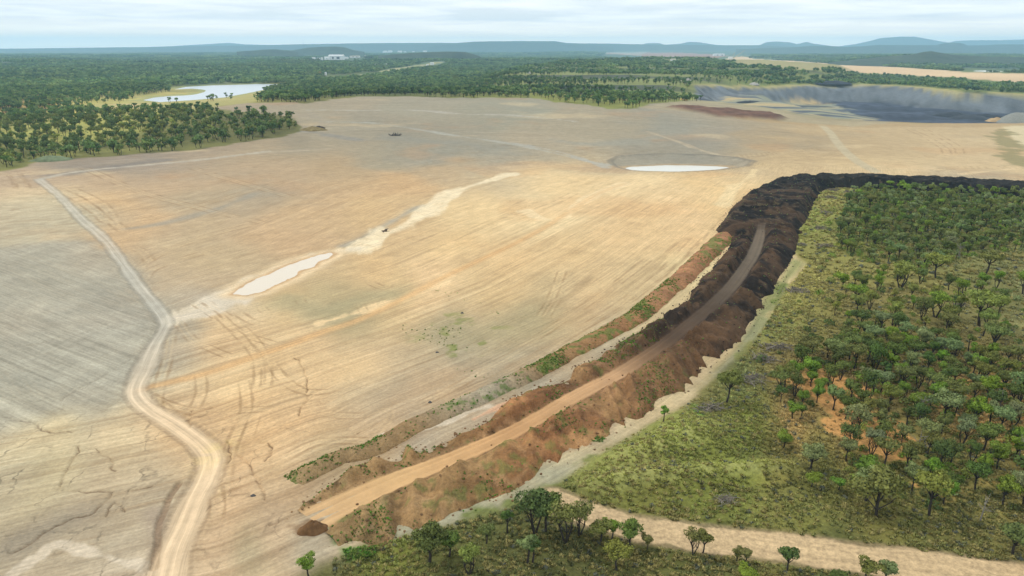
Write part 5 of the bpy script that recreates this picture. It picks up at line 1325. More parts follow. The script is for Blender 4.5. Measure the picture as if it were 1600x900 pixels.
# undergrowth shrubs in the woods
SH_M = []
for sd_, nl, lf in ((91, 130, .34), (92, 110, .36)):
    V, Q = leaf_quads(np.random.default_rng(sd_), [(np.array([0, 0, .6]), .95, .7), (np.array([.7, .3, .45]), .6, .5), (np.array([-.5, .5, .4]), .6, .5)], nl, lf, .4)
    V[:, 2] = np.maximum(V[:, 2], 0); nb_ = blob_normals(V, [(np.array([0, 0, .3]), 1, 1)], np.random.default_rng(3)); me_ = npmesh('shrub_model', V, orient(V, Q, nb_), [M_LEAFI], smooth=False); soft_normals(me_, nb_); SH_M.append(me_)
u1 = sample(W1, 2.3, rg, 9000, lambda x, y: np.where(fbm(x, y, 13, 4, 94) + .04 > .10, .05, .75)); u3 = sample(W3, 2.7, rg, 20000, lambda x, y: .8 + 0 * x)
u2 = sample(W2, 5, rg, 2500, lambda x, y: .5 + 0 * x)
u4 = sample(PP([(1180,560),(1262,440),(1300,330),(1310,400),(1300,520),(1210,620),(1180,640)]), 6, rg, 900)
u5 = sample(L1, 7, rg, 16000, lambda x, y: .55 + 0 * x)
uu = np.vstack([u1, u3, u2, u4, u5])
uz = surface(uu[:, 0], uu[:, 1])
scatter('undergrowth', SH_M, np.stack([uu[:, 0], uu[:, 1], uz], 1), rg.uniform(.5, 1.35, len(uu)), tints[rg.choice(5, len(uu), p=[.25, .3, .3, .05, .1])] * rg.uniform(.75, 1.2, (len(uu), 1)))

# tussock grass
def tuft(seed, n, h, rad):
    r = np.random.default_rng(seed); V = []; T = []
    for k in range(n):
        a = r.uniform(0, 6.28); d = rad * .35 * r.random(); l = h * r.uniform(.6, 1.1); o = rad * r.uniform(.35, 1)
        bx, by = d * math.cos(a), d * math.sin(a); tx_, ty_ = o * math.cos(a), o * math.sin(a); wx, wy = -math.sin(a) * rad * .22, math.cos(a) * rad * .22
        V += [(bx - wx, by - wy, 0), (bx + wx, by + wy, 0), (tx_ * .6 + wx * .8, ty_ * .6 + wy * .8, l * .8), (tx_, ty_, l)]
        T.append((4 * k, 4 * k + 1, 4 * k + 2, 4 * k + 3))
    A_ = np.array(V); nn = A_ * np.array([1.1, 1.1, .3]) + np.array([0, 0, rad * 1.1]); nn += np.repeat(r.normal(size=(len(V) // 4, 3)), 4, 0) * .15
    nn /= np.linalg.norm(nn, axis=1)[:, None]; me = npmesh('tuft_model', V, orient(V, T, nn), [M_LEAFI], smooth=False); soft_normals(me, nn); return me
TUFTS = [tuft(i, 22, .42, .5) for i in range(101, 104)]
def grass_points():
    g = np.random.default_rng(9)
    th = R(50); X = []; Y = []; S = []
    for r0, r1, cell, s in ((60, 130, .52, .95), (130, 220, .85, 1.25), (220, 400, 1.7, 1.9)):
        n = int((r1 * r1 - r0 * r0) * th / cell ** 2)
        r = np.sqrt(g.uniform(r0 * r0, r1 * r1, n)); a = g.uniform(-R(18), th, n)
        x = r * np.sin(a); y = r * np.cos(a)
        k = inpoly(x, y, SCRUB)
        x, y = x[k], y[k]
        d = pdist(x, y, TRACK, False, 10)[0]; k = d > 2.9 + 1.2 * vnoise(x / 2, y / 2, 270); x, y = x[k], y[k]
        k = sdist(x, y, BANK_POLY, 5) < -1.5; x, y = x[k], y[k]
        so = fbm(x, y, 13, 4, 94) + .04
        dn = np.clip(.75 + 1.4 * fbm(x, y, 9, 3, 410), .1, 1) * np.where((so > .1) & inpoly(x, y, SOILP), .15, 1)
        dn *= np.where(sdist(x, y, W2, 5) > 0, .45, 1)
        k = g.random(len(x)) < dn; x, y = x[k], y[k]
        X.append(x); Y.append(y); S.append(np.full(len(x), s) * g.uniform(.6, 1.25, len(x)))
    return np.concatenate(X), np.concatenate(Y), np.concatenate(S)
SOILP = PP([(1215,590),(1300,570),(1400,600),(1600,640),(1700,700),(1700,760),(1500,740),(1440,800),(1480,830),(1600,870),(1420,850),(1330,815),(1260,810),(1270,780),(1330,770),(1250,730),(1225,660)])
gx, gy, gs = grass_points()
gz = surface(gx, gy)
gcol = idw(VEG_A, gx, gy) * ALB
gcol = gcol * np.array([1.1, 1.09, 1.05]) * (2.75 + .75 * fbm(gx, gy, 12, 3, 411)[:, None]) * rg.uniform(.75, 1.3, (len(gx), 1))
tzz = sdist(gx, gy, TUSS, 20) > 0; rdd = ridged_(gx * .25 + gy * .1, gy * .8 - gx * .15, 7.5); gcol[tzz] = (.35 * gcol[tzz] + .65 * alb(196, 196, 112)) * (.55 + .85 * rdd[tzz])[:, None]
straw = (rg.random(len(gx)) < .42 + .9 * fbm(gx, gy, 26, 3, 412)); gcol[straw] = alb(212, 200, 128) * rg.uniform(.7, 1.1, (int(straw.sum()), 1))
greyt = rg.random(len(gx)) < .06; gcol[greyt] = alb(140, 146, 130)
scatter('tussock_grass', TUFTS, np.stack([gx, gy, gz - .15], 1), gs, np.clip(gcol, .005, 1))
print('grass', len(gx), time.time() - T0)

# weeds on the banks
def weeds():
    g = np.random.default_rng(14); P_ = []
    X, Y, Z, PX, on, A, sl = [bank_pts[k].ravel() for k in ('x', 'y', 'z', 'PX', 'on', 'A', 'slope')]
    den = sstep(-.02, .22, fbm(X, Y, 10, 4, 146 + 5)) * (on < .1) * (sl > .05) * (PX < 1060) * .5 + (on < .1) * (sl > .2) * (PX < 1300) * .012
    k = g.random(len(X)) < den
    P_.append(np.stack([X[k], Y[k], Z[k] - .05], 1))
    X, Y, Z, A = [bank_pts[q].ravel() for q in ('bx', 'by', 'bz', 'bA')]
    den = (sstep(.0, .25, fbm(X, Y, 9, 4, 152)) * .35 + .03) * (A < 1)
    k = g.random(len(X)) < den; P_.append(np.stack([X[k], Y[k], Z[k] - .03], 1))
    # open field weeds
    pl = PP([(600,430),(700,450),(790,490),(820,540),(760,590),(700,590),(640,545),(600,470)])
    q = g.uniform(pl.min(0), pl.max(0), (1800, 2)); q = q[inpoly(q[:, 0], q[:, 1], pl)]; q = q[g.random(len(q)) < sstep(.0, .3, fbm(q[:, 0], q[:, 1], 16, 4, 415)) * .8]
    P_.append(np.stack([q[:, 0], q[:, 1], height(q[:, 0], q[:, 1]) - .02], 1))
    for gp in GREEN_PATCHES:
        q = g.uniform(gp.min(0) - 1, gp.max(0) + 1, (500, 2)); q = q[inpoly(q[:, 0], q[:, 1], gp)]
        P_.append(np.stack([q[:, 0], q[:, 1], height(q[:, 0], q[:, 1]) + .02], 1))
    m = PP([(560,862),(600,832),(680,806),(800,770),(900,712),(1000,660),(1090,610),(1180,520),(1225,430),(1262,414),(1202,502),(1130,592),(1000,674),(900,737),(800,792),(640,838)])
    q = g.uniform(m.min(0), m.max(0), (9000, 2)); q = q[inpoly(q[:, 0], q[:, 1], m)]; q = q[g.random(len(q)) < sstep(.05, .3, fbm(q[:, 0], q[:, 1], 9, 4, 98)) * .9]
    P_.append(np.stack([q[:, 0], q[:, 1], height(q[:, 0], q[:, 1]) + .0], 1))
    a = np.vstack(P_)
    return a
wp = weeds()
wc = np.array([alb(84, 128, 44), alb(98, 118, 52), alb(110, 128, 60)])[rg.integers(0, 3, len(wp))] * rg.uniform(1.5, 2.4, (len(wp), 1))
scatter('green_weeds', TUFTS, wp, rg.uniform(.2, .65, len(wp)), wc)

# earth clods and stones along the banks
def clod(seed):
    bm = bmesh.new(); bmesh.ops.create_icosphere(bm, subdivisions=1, radius=.5); r = random.Random(seed)
    for v in bm.verts: v.co *= r.uniform(.7, 1.2); v.co.z *= .7
    me = bpy.data.meshes.new('clod_model'); bm.to_mesh(me); bm.free(); me.materials.append(M_LEAFI); return me
def clods():
    g = np.random.default_rng(15)
    X, Y, Z, PX, sl, on = [bank_pts[k].ravel() for k in ('x', 'y', 'z', 'PX', 'slope', 'on')]
    den = np.exp(-((sl) / 1.1) ** 2) * .10 + (on < .1) * (sl > 0) * .02
    k = g.random(len(X)) < den; P_ = np.stack([X[k] + g.normal(size=k.sum()) * .8, Y[k] + g.normal(size=k.sum()) * .8, np.maximum(Z[k], height(X[k], Y[k]))], 1)
    dark = stops(PX[k], [(487, (150,120,84)), (900, (140,104,70)), (1030, (66,52,42)), (1720, (40,38,38))]) * ALB
    return P_, dark * g.uniform(.7, 1.3, (len(P_), 1))
cp_, cc_ = clods()
scatter('earth_clods', [clod(i) for i in range(3)], cp_, rg.uniform(.12, .62, len(cp_)) ** 1.2, cc_)
print('small', time.time() - T0)

# ------------------------------------------------------------------ things
def brush_heap(seed, n=46, w=3.2, l=2.2, h=1.1):
    r = random.Random(seed); V, Fc = [], []
    for k in range(n):
        a = r.uniform(0, 6.28); x0, y0 = r.gauss(0, w * .3), r.gauss(0, l * .3)
        L_ = r.uniform(.8, 2.4); z0 = r.uniform(.05, h * .7) * max(.2, 1 - (x0 / w) ** 2 - (y0 / l) ** 2)
        b = Vector((x0 - math.cos(a) * L_ * .5, y0 - math.sin(a) * L_ * .5, max(.02, z0 - r.uniform(0, .4))))
        t = Vector((x0 + math.cos(a) * L_ * .5, y0 + math.sin(a) * L_ * .5, z0 + r.uniform(0, .6)))
        m_ = (b + t) / 2 + Vector((r.uniform(-.15, .15), r.uniform(-.15, .15), r.uniform(0, .2)))
        rr = r.uniform(.03, .10); tube(V, Fc, [b, m_, t], [rr, rr * .8, rr * .4], 4)
    return npmesh('brushwood', V, Fc, [M_STICK], smooth=False)
HEAPS = [brush_heap(i, 60, 3.4 + .4 * i, 2.4) for i in range(3)]
for k, (px, py, s, lab) in enumerate([
    (1301,298,1.3,'dark grey heap of dead brushwood topmost of the row, below the black bank corner'), (1325,300,1.2,'grey brushwood heap against the top left corner of the upper right wood'),
    (1296,309,1.3,'long grey brushwood heap second from the top beside the bank'), (1292,334,1.3,'grey brushwood heap on the green strip level with the brown rough bank top'),
    (1280,357,1.2,'dark brushwood heap on the green strip level with the end of the bank road'), (1290,385,1.3,'grey brushwood heap lowest beside the dense trees on the green strip'),
    (1254,382,.9,'small dark brushwood heap close to the foot of the bank'), (1243,456,1.35,'silver grey twig heap on the straw tussocks beside the pale strip'),
    (1215,545,1.5,'large dark brushwood heap on the slope left of the right-hand wood'), (1195,562,1.3,'dark brushwood heap just below the largest one on the slope'),
    (1175,595,1.2,'bluish grey brushwood heap right of the lone umbrella tree'), (1110,645,1.2,'dark brushwood heap under the lone umbrella tree'), (1135,785,.8,'blackened brushwood heap in the bright green grass above the sandy track'), (1500,478,.8,'grey fallen branches on the open grass between two forked trees')]):
    x, y = P(px, py); o = obj('brushwood_heap', HEAPS[k % 3]); o.location = (x, y, float(surface(x, y)[0]) - .05)
    o.rotation_euler = (0, 0, rt.uniform(-.5, .5)); o.scale = (s, s, s)
    setp(o, lab, 'brushwood heap', 'brushwood heaps beside the bank')

M_SOIL = flatmat('dark_earth', alb(118, 88, 58), .95, .1, .35, 1.2); M_SCRAP = flatmat('rusty_steel', (.06, .055, .05), .6, .4, .4, 2)
def heap_mesh(name, rx_, ry_, h, seed, mat, hollow=0, n=36, rgh=.45):
    V, Fc = [(0, 0, h * (1 - hollow))], []
    ph = np.linspace(0, 2 * np.pi, n, endpoint=False)
    rings = 12
    for k in range(1, rings + 1):
        f = k / rings
        for a in ph:
            wob = 1 + .6 * float(vnoise(np.array([math.cos(a) * 1.6 + seed]), np.array([math.sin(a) * 1.6]), seed)[0] - .5)
            xx, yy = rx_ * f * wob * math.cos(a), ry_ * f * wob * math.sin(a)
            zz_ = h * ((1 - f ** 1.6) - hollow * math.exp(-(f / .35) ** 2)) + rgh * h * float(fbm(np.array([xx + seed * 9]), np.array([yy]), rx_ * .6, 4, seed)[0]) * (1 - f ** 4)
            V.append((xx, yy, zz_ - (.25 if k == rings else 0)))
    T_ = [(0, 1 + i, 1 + (i + 1) % n) for i in range(n)]
    for k in range(rings - 1):
        for i in range(n): Fc.append((1 + k * n + i, 1 + (k + 1) * n + i, 1 + (k + 1) * n + (i + 1) % n, 1 + k * n + (i + 1) % n))
    return npmesh(name, V, Fc, [mat], True, T_)
def put(name, me, px, py, rot=0, dz=0.0, lab=None, cat=None, group=None):
    x, y = P(px, py); o = obj(name, me); o.location = (x, y, float(height(np.array([x]), np.array([y]))[0]) + dz); o.rotation_euler = (0, 0, rot)
    return setp(o, lab, cat, group)
put('earth_heap', heap_mesh('earth_heap', 2.5, 1.3, 1.5, 3, M_SOIL, .25, 48, 1.1), 492, 829, .25, 0, 'dark brown loose earth heap at the lower end of the bank road', 'earth heap')
M_GREY = flatmat('grey_gravel', alb(142, 142, 132), .95, .1, .25, .8)
put('gravel_heap', heap_mesh('gravel_heap', 13, 6, 3.2, 9, flatmat('green_grey_earth', alb(120, 132, 100), .95, .1, .25, .4)), 80, 251, .2, 0, 'grassy grey-green mound on the far left edge of the bare field', 'mound')
put('earth_heap', heap_mesh('earth_heap', 11, 7, 2.6, 11, flatmat('olive_earth', alb(130, 116, 80), .95, .1, .35, .5)), 489, 203, 0, 0, 'olive brown earth heap at the tip of the far left wood', 'earth heap')
put('earth_heap', heap_mesh('earth_heap', 5, 3, 2.2, 12, flatmat('coaly_earth', alb(66, 58, 52), .95, .1, .35, .5)), 499, 200.5, 0, 0, 'dark earth heap behind the olive brown one at the tip of the far left wood', 'earth heap')
# scrap and timber pile out on the field
V, Fc = [], []; r = random.Random(4)
for k in range(34):
    a = r.uniform(0, 6.28); x0, y0 = r.uniform(-3.2, 3.2), r.uniform(-1.2, 1.2); L_ = r.uniform(1.2, 3.0); el = r.uniform(-.2, 1.1)
    d = Vector((math.cos(a) * math.cos(el), math.sin(a) * math.cos(el), abs(math.sin(el)))) * L_
    b = Vector((x0, y0, .1)); tube(V, Fc, [b, b + d * .5, b + d], [.28, .24, .14], 5)
put('log_pile', npmesh('log_pile', V, Fc, [M_SCRAP], False), 617, 212, .1, 0, 'small dark pile of logs lying alone on the grey back field', 'log pile')
# a small yellow rock at the foot of the green terraces and a dark clod or two
M_ROCK = flatmat('ochre_rock', alb(214, 180, 110), .9, .2, .2, .5); M_ROCKP = flatmat('pale_rock', alb(176, 172, 160), .9, .2, .25, .5)
put('boulder', heap_mesh('boulder', 5, 4, 3.2, 21, M_ROCK, n=12), 1068, 156.5, 0, 0, 'ochre yellow rock at the foot of the green terrace by the dark pit', 'rock')
put('boulder', heap_mesh('boulder', 9, 6, 5, 22, M_ROCKP, n=12), 1071, 126, 0, 0, 'pale rock on the dark slope above the green terrace', 'rock')
put('boulder', heap_mesh('boulder', 11, 7, 6, 23, M_ROCKP, n=12), 1178, 133, 0, 0, 'pale rock heap at the far edge of the dark pit', 'rock')
put('boulder', heap_mesh('boulder', 6, 4, 4, 24, M_ROCKP, n=12), 828, 115, 0, 0, 'pale pinkish rock on the wooded terraces in the middle distance', 'rock')
for px, py, lab in ((722,489.5,'dark stone alone on the sand field above the weedy patch'),(672,629,'dark stone alone on the sand near the narrow windrow'),(683,551,'little brown stone in the streaked sand between the weeds and the orange line'),(396,775,'dark stone on the pale sand left of the windrow end')):
    put('boulder', heap_mesh('boulder', .45, .35, .35, int(px), M_SCRAP, n=10), px, py, 0, 0, lab, 'stone')
# spoil mounds at the right end of the pit
put('spoil_heap', heap_mesh('spoil_heap', 40, 34, 15, 31, M_GREY, n=40), 1590, 190, .3, -2, 'large ribbed grey spoil heap on the rim at the right border', 'spoil heap')
put('spoil_heap', heap_mesh('spoil_heap', 17, 12, 8, 32, flatmat('tan_spoil', alb(186, 158, 116), .95, .1, .2, .2), n=30), 1556, 190, .2, -1, 'smaller tan and grey spoil heap left of the large ribbed one', 'spoil heap')
M_COAL = flatmat('coal', alb(44, 50, 58), .8, .3, .35, .3)
put('coal_heap', heap_mesh('coal_heap', 22, 26, 8, 33, M_COAL), 1488, 182, .4, 0, 'dark coal heap lying on the middle of the pit floor', 'coal heap')
put('coal_heap', heap_mesh('coal_heap', 26, 30, 6, 34, M_COAL), 1519, 185, .7, 0, 'wide black coal heap left of the striped ramp in the pit', 'coal heap')
put('coal_heap', heap_mesh('coal_heap', 10, 30, 5, 35, M_COAL), 1540, 183, .7, 0, 'narrow black coal heap nearest the right end of the pit', 'coal heap')
put('coal_heap', heap_mesh('coal_heap', 46, 22, 7, 36, M_COAL), 1303, 131, 0, 0, 'long dark heap on top of the far rim of the pit', 'coal heap')
put('coal_heap', heap_mesh('coal_heap', 20, 10, 3, 37, M_COAL), 1172, 160, 0, 0, 'black patch heap on the terraces left of the pit', 'coal heap')

# dead trees
def dead_tree(seed, h=6.5):
    r = random.Random(seed); V, Fc = [], []
    tube(V, Fc, [(0, 0, -.2), (r.uniform(-.2, .2), r.uniform(-.2, .2), h * .5), (r.uniform(-.5, .5), r.uniform(-.5, .5), h)], [.16, .11, .03], 6)
    BV, BF = [], []
    for k in range(9):
        z0 = h * r.uniform(.35, .85); a = r.uniform(0, 6.28); l = r.uniform(.9, 2.2)
        p = Vector((0, 0, z0)); q = p + Vector((math.cos(a), math.sin(a), r.uniform(.3, .9))) * l; m_ = (p + q) / 2 + Vector((0, 0, -.12))
        tube(BV, BF, [p, m_, q], [.07, .05, .02], 4)
        q2 = q + Vector((r.uniform(-1, 1), r.uniform(-1, 1), r.uniform(0, .8))) * .5; tube(BV, BF, [m_, q2], [.03, .012], 3)
    return npmesh('trunk', V, Fc, [M_BARKP], False), npmesh('branch', BV, BF, [M_BARKP], False)
DT = [dead_tree(5), dead_tree(6)]
for k, (px, py, h, lab) in enumerate([(1431,716,5.5,'bare grey dead tree standing on the orange soil gap in the right-hand wood'), (1437,655,5.2,'pale leafless tree left of centre in the right-hand wood'), (1560,645,5.5,'bare dead tree with pale limbs near the right border in the wood'),
    (1497,403,5,'pale dead tree at the lower edge of the upper right wood'), (1532,812,5,'thin leafless tree in the grass right of the leaning tree'), (1395,352,5,'bare grey tree in the upper right wood under the black bank'), (1591,718,5,'thin dead tree on the pale soil clearing at the right border')]):
    x, y = P(px, py); e = bpy.data.objects.new('dead_tree', None); C.objects.link(e); e.location = (x, y, float(surface(x, y)[0])); e.rotation_euler = (0, 0, k * 1.3); e.scale = (h / 6.5,) * 3
    obj('trunk', DT[k % 2][0], e); obj('branches', DT[k % 2][1], e); setp(e, lab, 'dead tree', 'dead trees in the right-hand woods')

# the bird in the air over the pale drain
def bird():
    e = bpy.data.objects.new('bird', None); C.objects.link(e)
    d = Vector(ray(602, 361)); p = Vector((0, 0, CAM_H)) + d * 66
    e.location = p; e.rotation_euler = (0, 0, R(80))
    mb = flatmat('brown_plumage', (.07, .05, .035), .8, .2, .3, 12)
    V, Fc = [], []
    tube(V, Fc, [(0, .34, 0), (0, .28, .01), (0, .18, .01), (0, 0, 0), (0, -.18, 0), (0, -.26, 0)], [.008, .035, .06, .085, .05, .02], 8)
    obj('body', npmesh('body', V, Fc, [mb]), e)
    V, Fc = [], []; tube(V, Fc, [(0, .27, .01), (0, .33, .015), (0, .375, .01), (0, .41, -.005)], [.03, .045, .03, .006], 8); obj('head', npmesh('head', V, Fc, [mb]), e)
    for s in (-1, 1):
        st = [(.05, .12, -.12, 0), (.25, .17, -.12, .06), (.45, .15, -.10, .09), (.62, .06, -.13, .08), (.72, -.06, -.14, .06)]
        V = []; Fc = []
        for x_, yf, yb_, z_ in st: V += [(s * x_, yf, z_ + .012), (s * x_, yb_, z_), (s * x_, yb_, z_ - .006), (s * x_, yf, z_ - .012)]
        for i in range(4):
            for k in range(4): Fc.append((4 * i + k, 4 * i + (k + 1) % 4, 4 * i + 4 + (k + 1) % 4, 4 * i + 4 + k))
        Fc += [(0, 1, 2, 3), (16, 17, 18, 19)]
        obj('wing', npmesh('wing', V, Fc, [mb], False), e)
    V = [(-.03, -.2, .005), (.03, -.2, .005), (.09, -.42, .0), (0, -.37, 0), (-.09, -.42, 0), (-.03, -.2, -.01), (.03, -.2, -.01), (.09, -.42, -.012), (0, -.37, -.012), (-.09, -.42, -.012)]
    me = bpy.data.meshes.new('tail'); me.from_pydata(V, [], [(0, 1, 2, 3, 4), (9, 8, 7, 6, 5), (0, 5, 6, 1), (1, 6, 7, 2), (2, 7, 8, 3), (3, 8, 9, 4), (4, 9, 5, 0)]); me.materials.append(mb); obj('tail', me, e)
    setp(e, 'brown bird with spread wings flying above the pale drain', 'bird')
bird()

# ------------------------------------------------------------------ far buildings and the dragline
MW = flatmat('white_sheeting', (.78, .79, .78), .6, .3); MR = flatmat('roof_sheeting', (.62, .62, .60), .5, .4); MD = flatmat('dark_opening', (.05, .05, .06), .8)
MO = flatmat('orange_paint', (.6, .2, .07), .7); MTAN = flatmat('tan_roof', (.5, .42, .3), .7); MY = flatmat('dull_yellow_steel', (.45, .36, .2), .6, .4)
def mesh_py(name, V, Fc, mats, mi=None):
    me = bpy.data.meshes.new(name); me.from_pydata(V, [], Fc); 
    for m in mats: me.materials.append(m)
    if mi: me.polygons.foreach_set('material_index', mi)
    me.update(); return me
def boxv(x0, x1, y0, y1, z0, z1):
    V = [(x0, y0, z0), (x1, y0, z0), (x1, y1, z0), (x0, y1, z0), (x0, y0, z1), (x1, y0, z1), (x1, y1, z1), (x0, y1, z1)]
    return V, [(3, 2, 1, 0), (4, 5, 6, 7), (0, 1, 5, 4), (1, 2, 6, 5), (2, 3, 7, 6), (3, 0, 4, 7)]
def shed(px, py, w_px, h_px, lab, roof=MR, wall=MW, doors=2, rot=0.0, group=None, name='industrial_shed', cat='shed'):
    x, y = P(px, py); z = float(height(np.array([x]), np.array([y]))[0]); _, _, zc = px_of(x, y, z)
    Wd, H_ = w_px * zc / F, h_px * zc / F * 1.0; D_ = Wd * .45
    e = bpy.data.objects.new(name, None); C.objects.link(e); e.location = (x, y, z + 2 + H_ * .12); e.rotation_euler = (0, 0, rot); setp(e, lab, cat, group)
    eh = H_ * .72
    V, Fc = boxv(-Wd / 2, Wd / 2, 0, D_, -6, eh); V += [(-Wd / 2, D_ / 2, H_ * .98), (Wd / 2, D_ / 2, H_ * .98)]; Fc = [f for f in Fc if f != (4, 5, 6, 7)] + [(5, 6, 9), (7, 4, 8)]
    obj('wall', mesh_py('wall', V, Fc, [wall]), e)
    o = Wd * .012; V = [(-Wd / 2 - o, -o * 2, eh), (Wd / 2 + o, -o * 2, eh), (Wd / 2 + o, D_ / 2, H_ + .3), (-Wd / 2 - o, D_ / 2, H_ + .3), (Wd / 2 + o, D_ + o * 2, eh), (-Wd / 2 - o, D_ + o * 2, eh)]
    V += [(a, b, c + .5) for a, b, c in V]
    obj('roof', mesh_py('roof', V, [(0, 3, 2, 1), (3, 5, 4, 2), (6, 7, 8, 9), (9, 8, 10, 11), (0, 1, 7, 6), (5, 11, 10, 4), (1, 2, 8, 7), (2, 4, 10, 8), (0, 6, 9, 3), (3, 9, 11, 5)], [roof]), e)
    for k in range(doors):
        cx_ = Wd * (-.3 + .6 * (k + .5) / doors + .1 * (k % 2)); V, Fc = boxv(cx_ - Wd * .05, cx_ + Wd * .05, -.4, .2, 0, eh * .7)
        obj('door', mesh_py('door', V, Fc, [MD]), e)
    return e
shed(525, 93.5, 23, 6.2, 'large white industrial shed among the far forest, biggest building in the photo', roof=MR, doors=3)
shed(511, 93.6, 8, 3.6, 'lower white annexe standing left of the largest far shed', doors=1)
shed(490, 94, 5, 3.0, 'bright white little building leftmost of the far industrial group', doors=1)
shed(497.5, 93.8, 4, 2.2, 'pale low building between the leftmost white one and the annexe', doors=1)
shed(503, 93.8, 3, 2.8, 'small white block just left of the white annexe', doors=1)
shed(541, 92.2, 6, 2.0, 'low pale building touching the right end of the largest far shed', doors=1)
shed(554, 90.2, 15, 2.0, 'long low tan-roofed building right of the largest far shed', roof=MTAN, doors=2)
shed(571, 88.6, 3, 1.6, 'small pale house farthest right behind the tan-roofed building', roof=MTAN, doors=1)
shed(500, 117, 3.4, 2.6, 'small orange building in the forest above the tree edge of the field', roof=MO, wall=MO, doors=1)
shed(509, 117.5, 3, 2.6, 'small white hut right of the small orange building', doors=1)
shed(1124, 87.5, 17, 2.6, 'long white shed behind the red spoil, left of the dragline', doors=2)
shed(1052, 96, 8, 2.4, 'pale shed in the forest below the red spoil', roof=MTAN, doors=1)
shed(675, 101.5, 6, 2.4, 'white buildings at the upper end of the tan corridor', doors=1)
shed(668, 103.2, 4, 1.6, 'low white building left of the ones at the end of the corridor', doors=1)
shed(590, 102.6, 8, 1.8, 'pale low building left of the tan corridor end, left of two', roof=MTAN, doors=1)
shed(602, 102.8, 5, 1.8, 'pale low building near the tan corridor end, right of two', doors=1)
shed(878, 76.9, 5, 1.6, 'tiny pale building far off under the flat-topped hill', doors=1)
gt = random.Random(8)
MT = [mesh_py('far_house', *(lambda b: (b[0] + [(-6, 4, 8), (6, 4, 8)], [f for f in b[1] if f != (4, 5, 6, 7)] + [(5, 6, 9), (7, 4, 8), (4, 5, 9, 8), (6, 7, 8, 9)]))(boxv(-6, 6, 0, 8, -3, 5)), [MW, MR], [0] * 5 + [0, 0, 1, 1])]
k = 0
for lo_, hi_, yy0, yy1, n_, wh in ((896, 930, 77.2, 78.2, 7, 'right of the flat-topped hill'), (1040, 1092, 77, 78.5, 9, 'in haze above the red spoil'), (476, 560, 83, 84.5, 8, 'behind the largest white shed'), (600, 665, 82.5, 83.5, 7, 'left of the middle wooded hill')):
    xs_ = sorted(gt.uniform(lo_, hi_) for _ in range(n_))
    for j, px in enumerate(xs_):
        x, y = P(px, gt.uniform(yy0, yy1)); o = obj('far_house', MT[0]); s = gt.uniform(1.6, 3.2); o.location = (x, y, float(height(np.array([x]), np.array([y]))[0]) + 9); o.scale = (s * 1.6, s, s)
        o.rotation_euler = (0, 0, gt.uniform(-.3, .3))
        od = ORD[j] if j < n_ - 1 else 'rightmost'
        setp(o, '%s tiny white house %s' % (od, wh), 'house', 'tiny white houses in the far haze')
# guyed mast
def mast():
    x, y = P(475, 82); z = float(height(np.array([x]), np.array([y]))[0]); _, _, zc = px_of(x, y, z); H_ = 18.5 * zc / F
    e = bpy.data.objects.new('radio_mast', None); C.objects.link(e); e.location = (x, y, z)
    V, Fc = [], []
    for k in range(3):
        a = k * 2.094; tube(V, Fc, [(1.6 * math.cos(a), 1.6 * math.sin(a), 0), (1.2 * math.cos(a), 1.2 * math.sin(a), H_)], [.45, .35], 4)
    for i in range(20):
        z0 = H_ * i / 20; z1 = H_ * (i + 1) / 20
        for k in range(3):
            a, b = k * 2.094, (k + 1) * 2.094; tube(V, Fc, [(1.5 * math.cos(a), 1.5 * math.sin(a), z0), (1.5 * math.cos(b), 1.5 * math.sin(b), z1)], [.2, .2], 3)
    obj('lattice', npmesh('lattice', V, Fc, [M_SCRAP], False), e)
    V, Fc = [], []
    for k in range(3): a = k * 2.094 + .5; tube(V, Fc, [(0, 0, H_ * .8), (H_ * .4 * math.cos(a), H_ * .4 * math.sin(a), 0)], [.1, .1], 3)
    obj('guy_wire', npmesh('guy_wire', V, Fc, [M_SCRAP], False), e)
    setp(e, 'thin tall lattice mast rising above the far forest on the left', 'mast')
mast()
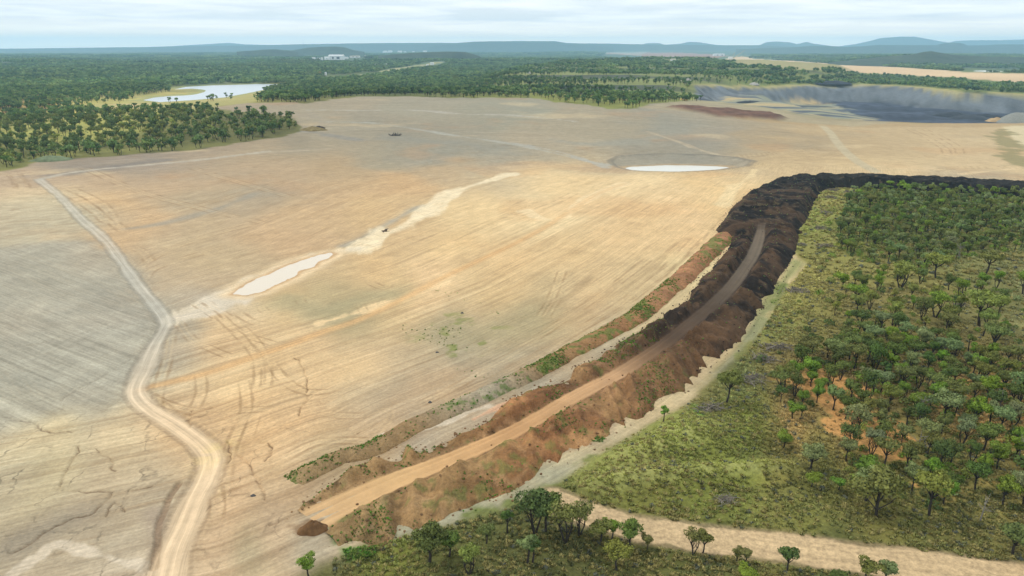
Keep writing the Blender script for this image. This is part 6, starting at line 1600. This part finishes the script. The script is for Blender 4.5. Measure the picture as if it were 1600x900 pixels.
def dragline():
    x, y = P(1143, 92.5); z = float(height(np.array([x]), np.array([y]))[0]); _, _, zc = px_of(x, y, z); u = zc / F
    e = bpy.data.objects.new('dragline_excavator', None); C.objects.link(e); e.location = (x, y, z + 2)
    V, Fc = boxv(-4 * u, 3 * u, 0, 5 * u, 0, 3.2 * u); obj('machine_house', mesh_py('machine_house', V, Fc, [MW]), e)
    V, Fc = boxv(-3 * u, 2 * u, .5 * u, 4 * u, -3, .0 * u); obj('base_tub', mesh_py('base_tub', V, Fc, [MD]), e)
    V, Fc = boxv(1.6 * u, 3.2 * u, -.4 * u, .6 * u, 1.4 * u, 2.8 * u); obj('cab', mesh_py('cab', V, Fc, [MY]), e)
    for s in (-1, 1):
        V, Fc = [], []; tube(V, Fc, [(3 * u, 2 * u + s * 1.2 * u, .6 * u), (11 * u, 2 * u + s * .6 * u, 6.4 * u), (19.5 * u, 2 * u, 12.5 * u)], [.28 * u, .26 * u, .2 * u], 5)
        obj('boom', npmesh('boom', V, Fc, [MY], False), e)
    V, Fc = [], []; tube(V, Fc, [(2 * u, 2 * u, 3 * u), (4.6 * u, 2 * u, 9.5 * u)], [.32 * u, .26 * u], 5); tube(V, Fc, [(4.6 * u, 2 * u, 9.5 * u), (-1 * u, 2 * u, 3 * u)], [.12 * u, .12 * u], 4)
    obj('mast', npmesh('mast', V, Fc, [MY], False), e)
    V, Fc = [], []; tube(V, Fc, [(4.6 * u, 2 * u, 9.5 * u), (19.5 * u, 2 * u, 12.5 * u)], [.05 * u, .05 * u], 4); obj('suspension_rope', npmesh('suspension_rope', V, Fc, [M_SCRAP], False), e)
    V, Fc = [], []; tube(V, Fc, [(19.5 * u, 2 * u, 12.5 * u), (18 * u, 2 * u, 4 * u)], [.05 * u, .05 * u], 4); obj('hoist_rope', npmesh('hoist_rope', V, Fc, [M_SCRAP], False), e)
    obj('bucket', heap_mesh('bucket', 1.2 * u, 1 * u, 1.3 * u, 3, MY, .6, 12), e, (18 * u, 2 * u, 3.0 * u))
    setp(e, 'far dragline excavator with raised boom at the left end of the tan spoil', 'dragline')
dragline()
print('things', time.time() - T0)

# ------------------------------------------------------------------ the air
def haze():
    bm = bmesh.new(); bmesh.ops.create_cube(bm, size=1)
    me = bpy.data.meshes.new('haze'); bm.to_mesh(me); bm.free()
    o = obj('haze', me); o.scale = (46000, 42000, 500); o.location = (0, 3500, 130)
    m = bpy.data.materials.new('haze_air'); m.use_nodes = True; t = m.node_tree; t.nodes.clear()
    ou = N(t, 'ShaderNodeOutputMaterial'); v = N(t, 'ShaderNodeVolumePrincipled')
    v.inputs['Color'].default_value = (.46, .78, 1.0, 1); v.inputs['Density'].default_value = HAZE; v.inputs['Anisotropy'].default_value = 0.1
    t.links.new(v.outputs[0], ou.inputs['Volume']); me.materials.append(m)
    setp(o, kind='stuff')
HAZE = 8.2e-5
haze()
print('script done', time.time() - T0)
